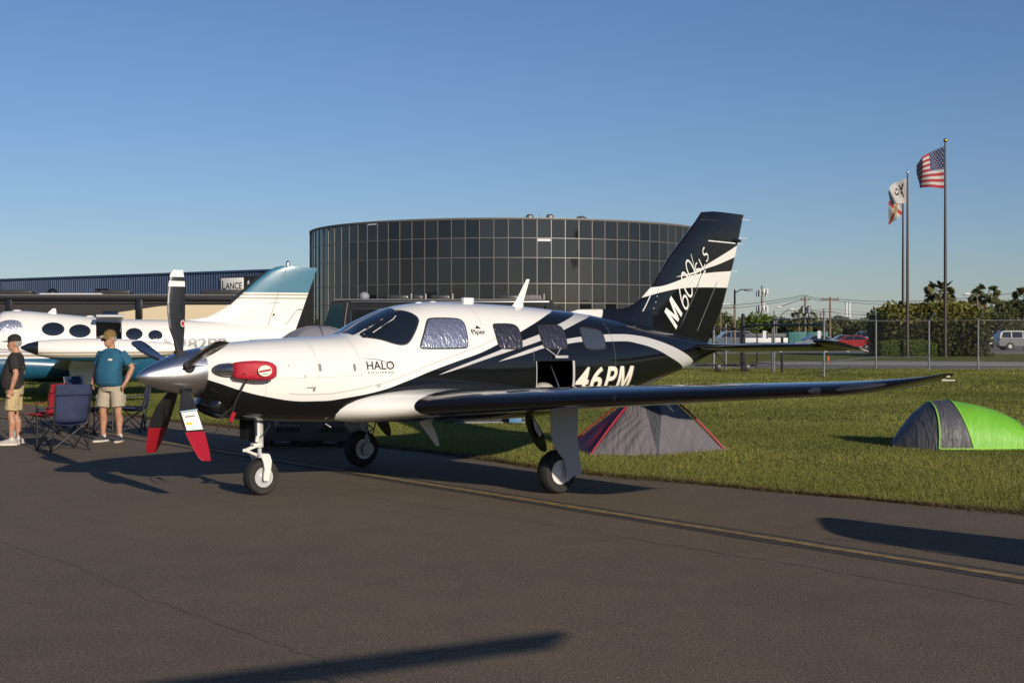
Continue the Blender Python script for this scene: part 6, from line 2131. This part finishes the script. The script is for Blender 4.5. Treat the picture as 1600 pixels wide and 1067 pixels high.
# ------------------------------------------------------------------ parked vehicles and far people
def car(name, label, loc, rz, paint, kind='sedan'):
    root = thing(name, label, 'car' if kind != 'suv' else 'SUV', (*loc, -.008), rz, 'vehicles in the far car park')
    if kind == 'sedan':
        L, W, prof, roof = 4.6, 1.78, [(0, .35), (.02, .62), (.12, .78), (1.1, .92), (3.6, .98), (4.5, .92), (4.6, .6), (4.58, .35)], [(1.0, .92), (1.75, 1.38), (2.4, 1.46), (3.2, 1.40), (4.1, .98)]
        wins = [[(1.32, .98), (1.82, 1.36), (2.36, 1.41), (2.36, .99)], [(2.44, .99), (2.44, 1.41), (3.12, 1.36), (3.72, 1.01)]]
        wx, wr = (.85, 3.65), .32
    else:
        L, W, prof, roof = 5.0, 1.95, [(0, .42), (.02, .8), (.10, 1.0), (1.35, 1.16), (4.9, 1.18), (5.0, .9), (4.98, .42)], [(1.3, 1.14), (2.0, 1.80), (2.3, 1.88), (4.5, 1.88), (4.8, 1.7), (4.95, 1.18)]
        wins = [[(1.62, 1.20), (2.08, 1.76), (2.62, 1.78), (2.62, 1.20)], [(2.72, 1.20), (2.72, 1.78), (3.72, 1.78), (3.72, 1.20)], [(3.82, 1.20), (3.82, 1.78), (4.55, 1.76), (4.78, 1.22)]]
        wx, wr = (.95, 3.95), .38
    def ext(poly, hw, taper=0):
        zmin = min(z for x, z in poly); zmax = max(z for x, z in poly)
        n = len(poly)
        vs = []
        for s in (-1, 1):
            vs += [(x - L / 2, s * (hw - taper * (z - zmin) / (zmax - zmin)), z) for x, z in poly]
        fs = [tuple(range(n)), tuple(range(2 * n - 1, n - 1, -1))] + [(i, i + n, (i + 1) % n + n, (i + 1) % n) for i in range(n)]
        return MB().add(vs, fs)
    ext(prof, W / 2).build('body', paint, root, 30)
    ext(roof, W / 2 - .03, .2).build('cabin', paint, root, 30)
    zmin, zmax = min(z for x, z in roof), max(z for x, z in roof)
    for w in wins:
        for s in (-1, 1):
            MB().add([(x - L / 2, s * (W / 2 - .03 - .2 * (z - zmin) / (zmax - zmin) + .006), z) for x, z in w], [range(len(w))]).build('window', 'carglass', root, 0)
    a, b = roof[0], roof[1]
    MB().add([(a[0] + .06 - L / 2 - .01, s * (W / 2 - .12), a[1] + .05) for s in (-1, 1)] + [(b[0] - .03 - L / 2 - .01, s * (W / 2 - .26), b[1] - .02) for s in (1, -1)], [range(4)]).build('windscreen', 'carglass', root, 0)
    for x in wx:
        for s in (-1, 1):
            wl = MB().lathe([(.05, -.1), (wr, -.11), (wr, .11), (.05, .1)], (x - L / 2, s * (W / 2 - .08), wr), 'Y', 20).build('wheel', 'tyre', root)
            MB().lathe([(.01, -.115), (wr * .5, -.118), (wr * .5, .118), (.01, .115)], (x - L / 2, s * (W / 2 - .08), wr), 'Y', 16).build('rim', 'galv', wl)
    for s in (-1, 1):
        MB().box((.03 - L / 2, s * W * .36, prof[2][1] - .1), (.08, .32, .12), bev=.02).build('headlight', 'inkcream', root)
        MB().box((L / 2 - .02, s * W * .38, prof[2][1]), (.06, .22, .14), bev=.02).build('tail_light', 'redpaint', root)
    return root
car('parked_car', 'silver-blue sedan behind the tailplane', (UX(1274, 138), 138), R(6), 'carslate')
car('parked_car', 'red sedan beyond the tailplane tip', (UX(1332, 132), 132), R(-14), 'carred')
car('parked_car', 'white wagon farthest back beside the large shrub', (UX(1352, 172), 172), R(-60), 'carwhite', 'suv')
car('parked_car', 'teal sedan just left of the large shrub', (UX(1366, 138), 138), R(-8), 'carteal')
car('parked_car', 'slate dark sedan behind the red sedan', (UX(1318, 150), 150), R(-5), 'carslate')
car('parked_suv', 'silver SUV at the right picture edge beside the palm', (UX(1596, 132), 132), R(180), 'carsilver', 'suv')
car('parked_car', 'grey van half hidden beside the standing people', (UX(1138, 143), 143), R(0), 'carslate', 'suv')
for u, d, lb in ((1545, 150, 'white van behind the palm trunk right of the shrub'),):
    car('parked_van', lb, (UX(u, d), d), R(180), 'carwhite', 'suv')
tr = thing('flatbed_trailer', 'long white low trailer body beyond the gate', 'trailer', (UX(1195, 138), 138, -.008))
MB().box((0, 0, .92), (4.3, 2.0, .50), bev=.03).build('side_wall', 'signwhite', tr)
MB().box((0, 0, .60), (4.4, 1.8, .14)).build('chassis', 'tube', tr)
MB().box((0, .3, 1.40), (4.3, 1.2, .44), bev=.05).build('dark_cover', 'tentdark', tr)
for x in (-1.2, 1.2):
    MB().lathe([(.05, -.1), (.36, -.1), (.36, .1), (.05, .1)], (x, -.9, .36), 'Y', 18).build('wheel', 'tyre', tr)
for u, wpx, lb in ((1243, 28, 'left teal steel container beyond the car park'), (1274, 32, 'right teal steel container beyond the car park')):
    d = 145
    ct = thing('container', lb, 'container', (UX(u, d), d, -.008), 0, 'teal containers')
    w = wpx / 2120 * d; h = VZ(518.5, d)
    MB().box((0, 0, h / 2), (w, 2.2, h), bev=.03).build('shell', 'tealbox', ct)
    for k in range(7):
        MB().box((-w / 2 + (k + .5) * w / 7, -1.115, h / 2), (.06, .05, h - .2)).build('rib', 'tealbox', ct)

def far_person(label, u, d, top, bottom, rz):
    root = thing('person', label, 'person', (UX(u, d), d, -.03), rz, 'people beyond the gate')
    b = MB()
    b.loft([ell(z, 0, 0, rx, ry, 12) for z, rx, ry in ((.88, .16, .11), (1.1, .15, .11), (1.35, .19, .12), (1.43, .10, .08), (1.5, .055, .055), (1.55, .06, .07), (1.64, .078, .095), (1.72, .06, .075), (1.76, .02, .03))])
    for s in (-1, 1):
        b.tube([(s * .19, 0, 1.40), (s * .25, .02, 1.14), (s * .24, -.07, .88)], [.055, .045, .035], 8)
        b.tube([(s * .24, -.07, .88), (s * .235, -.08, .78)], [.04, .025], 8)
        b.tube([(s * .09, 0, .9), (s * .10, -.01, .48), (s * .11, .03, .06)], [.09, .06, .042], 8)
        b.tube([(s * .11, .05, .04), (s * .12, -.16, .03)], [.045, .04], 8)
    fuse(b, 'body', 'skin', root, .014, 2)
    t = MB().loft([ell(z, 0, 0, rx, ry, 14) for z, rx, ry in ((.86, .19, .14), (1.1, .18, .135), (1.35, .21, .135), (1.45, .11, .09))])
    for s in (-1, 1):
        t.tube([(s * .17, 0, 1.40), (s * .24, .01, 1.2)], [.075, .08], 10)
    t.build('shirt', top, root, 50)
    p = MB()
    for s in (-1, 1):
        p.tube([(s * .09, 0, .92), (s * .10, 0, .5), (s * .11, .03, .1)], [.115, .09, .07], 10)
    p.build('trousers', bottom, root, 50)
    MB().ball((0, .012, 1.66), (.085, .1, .11), 10, 8, zmin=-.2).build('hair', 'cord', root)
far_person('person in dark peach top, leftmost of three beyond the gate', 1139, 150, 'tentred', 'navy', .4)
far_person('person in pale peach top, middle of three beyond the gate', 1146, 149, 'pinkshirt', 'khaki', -.3)
far_person('person in lilac top, rightmost of three beyond the gate', 1152, 150, 'purple', 'navy', .1)
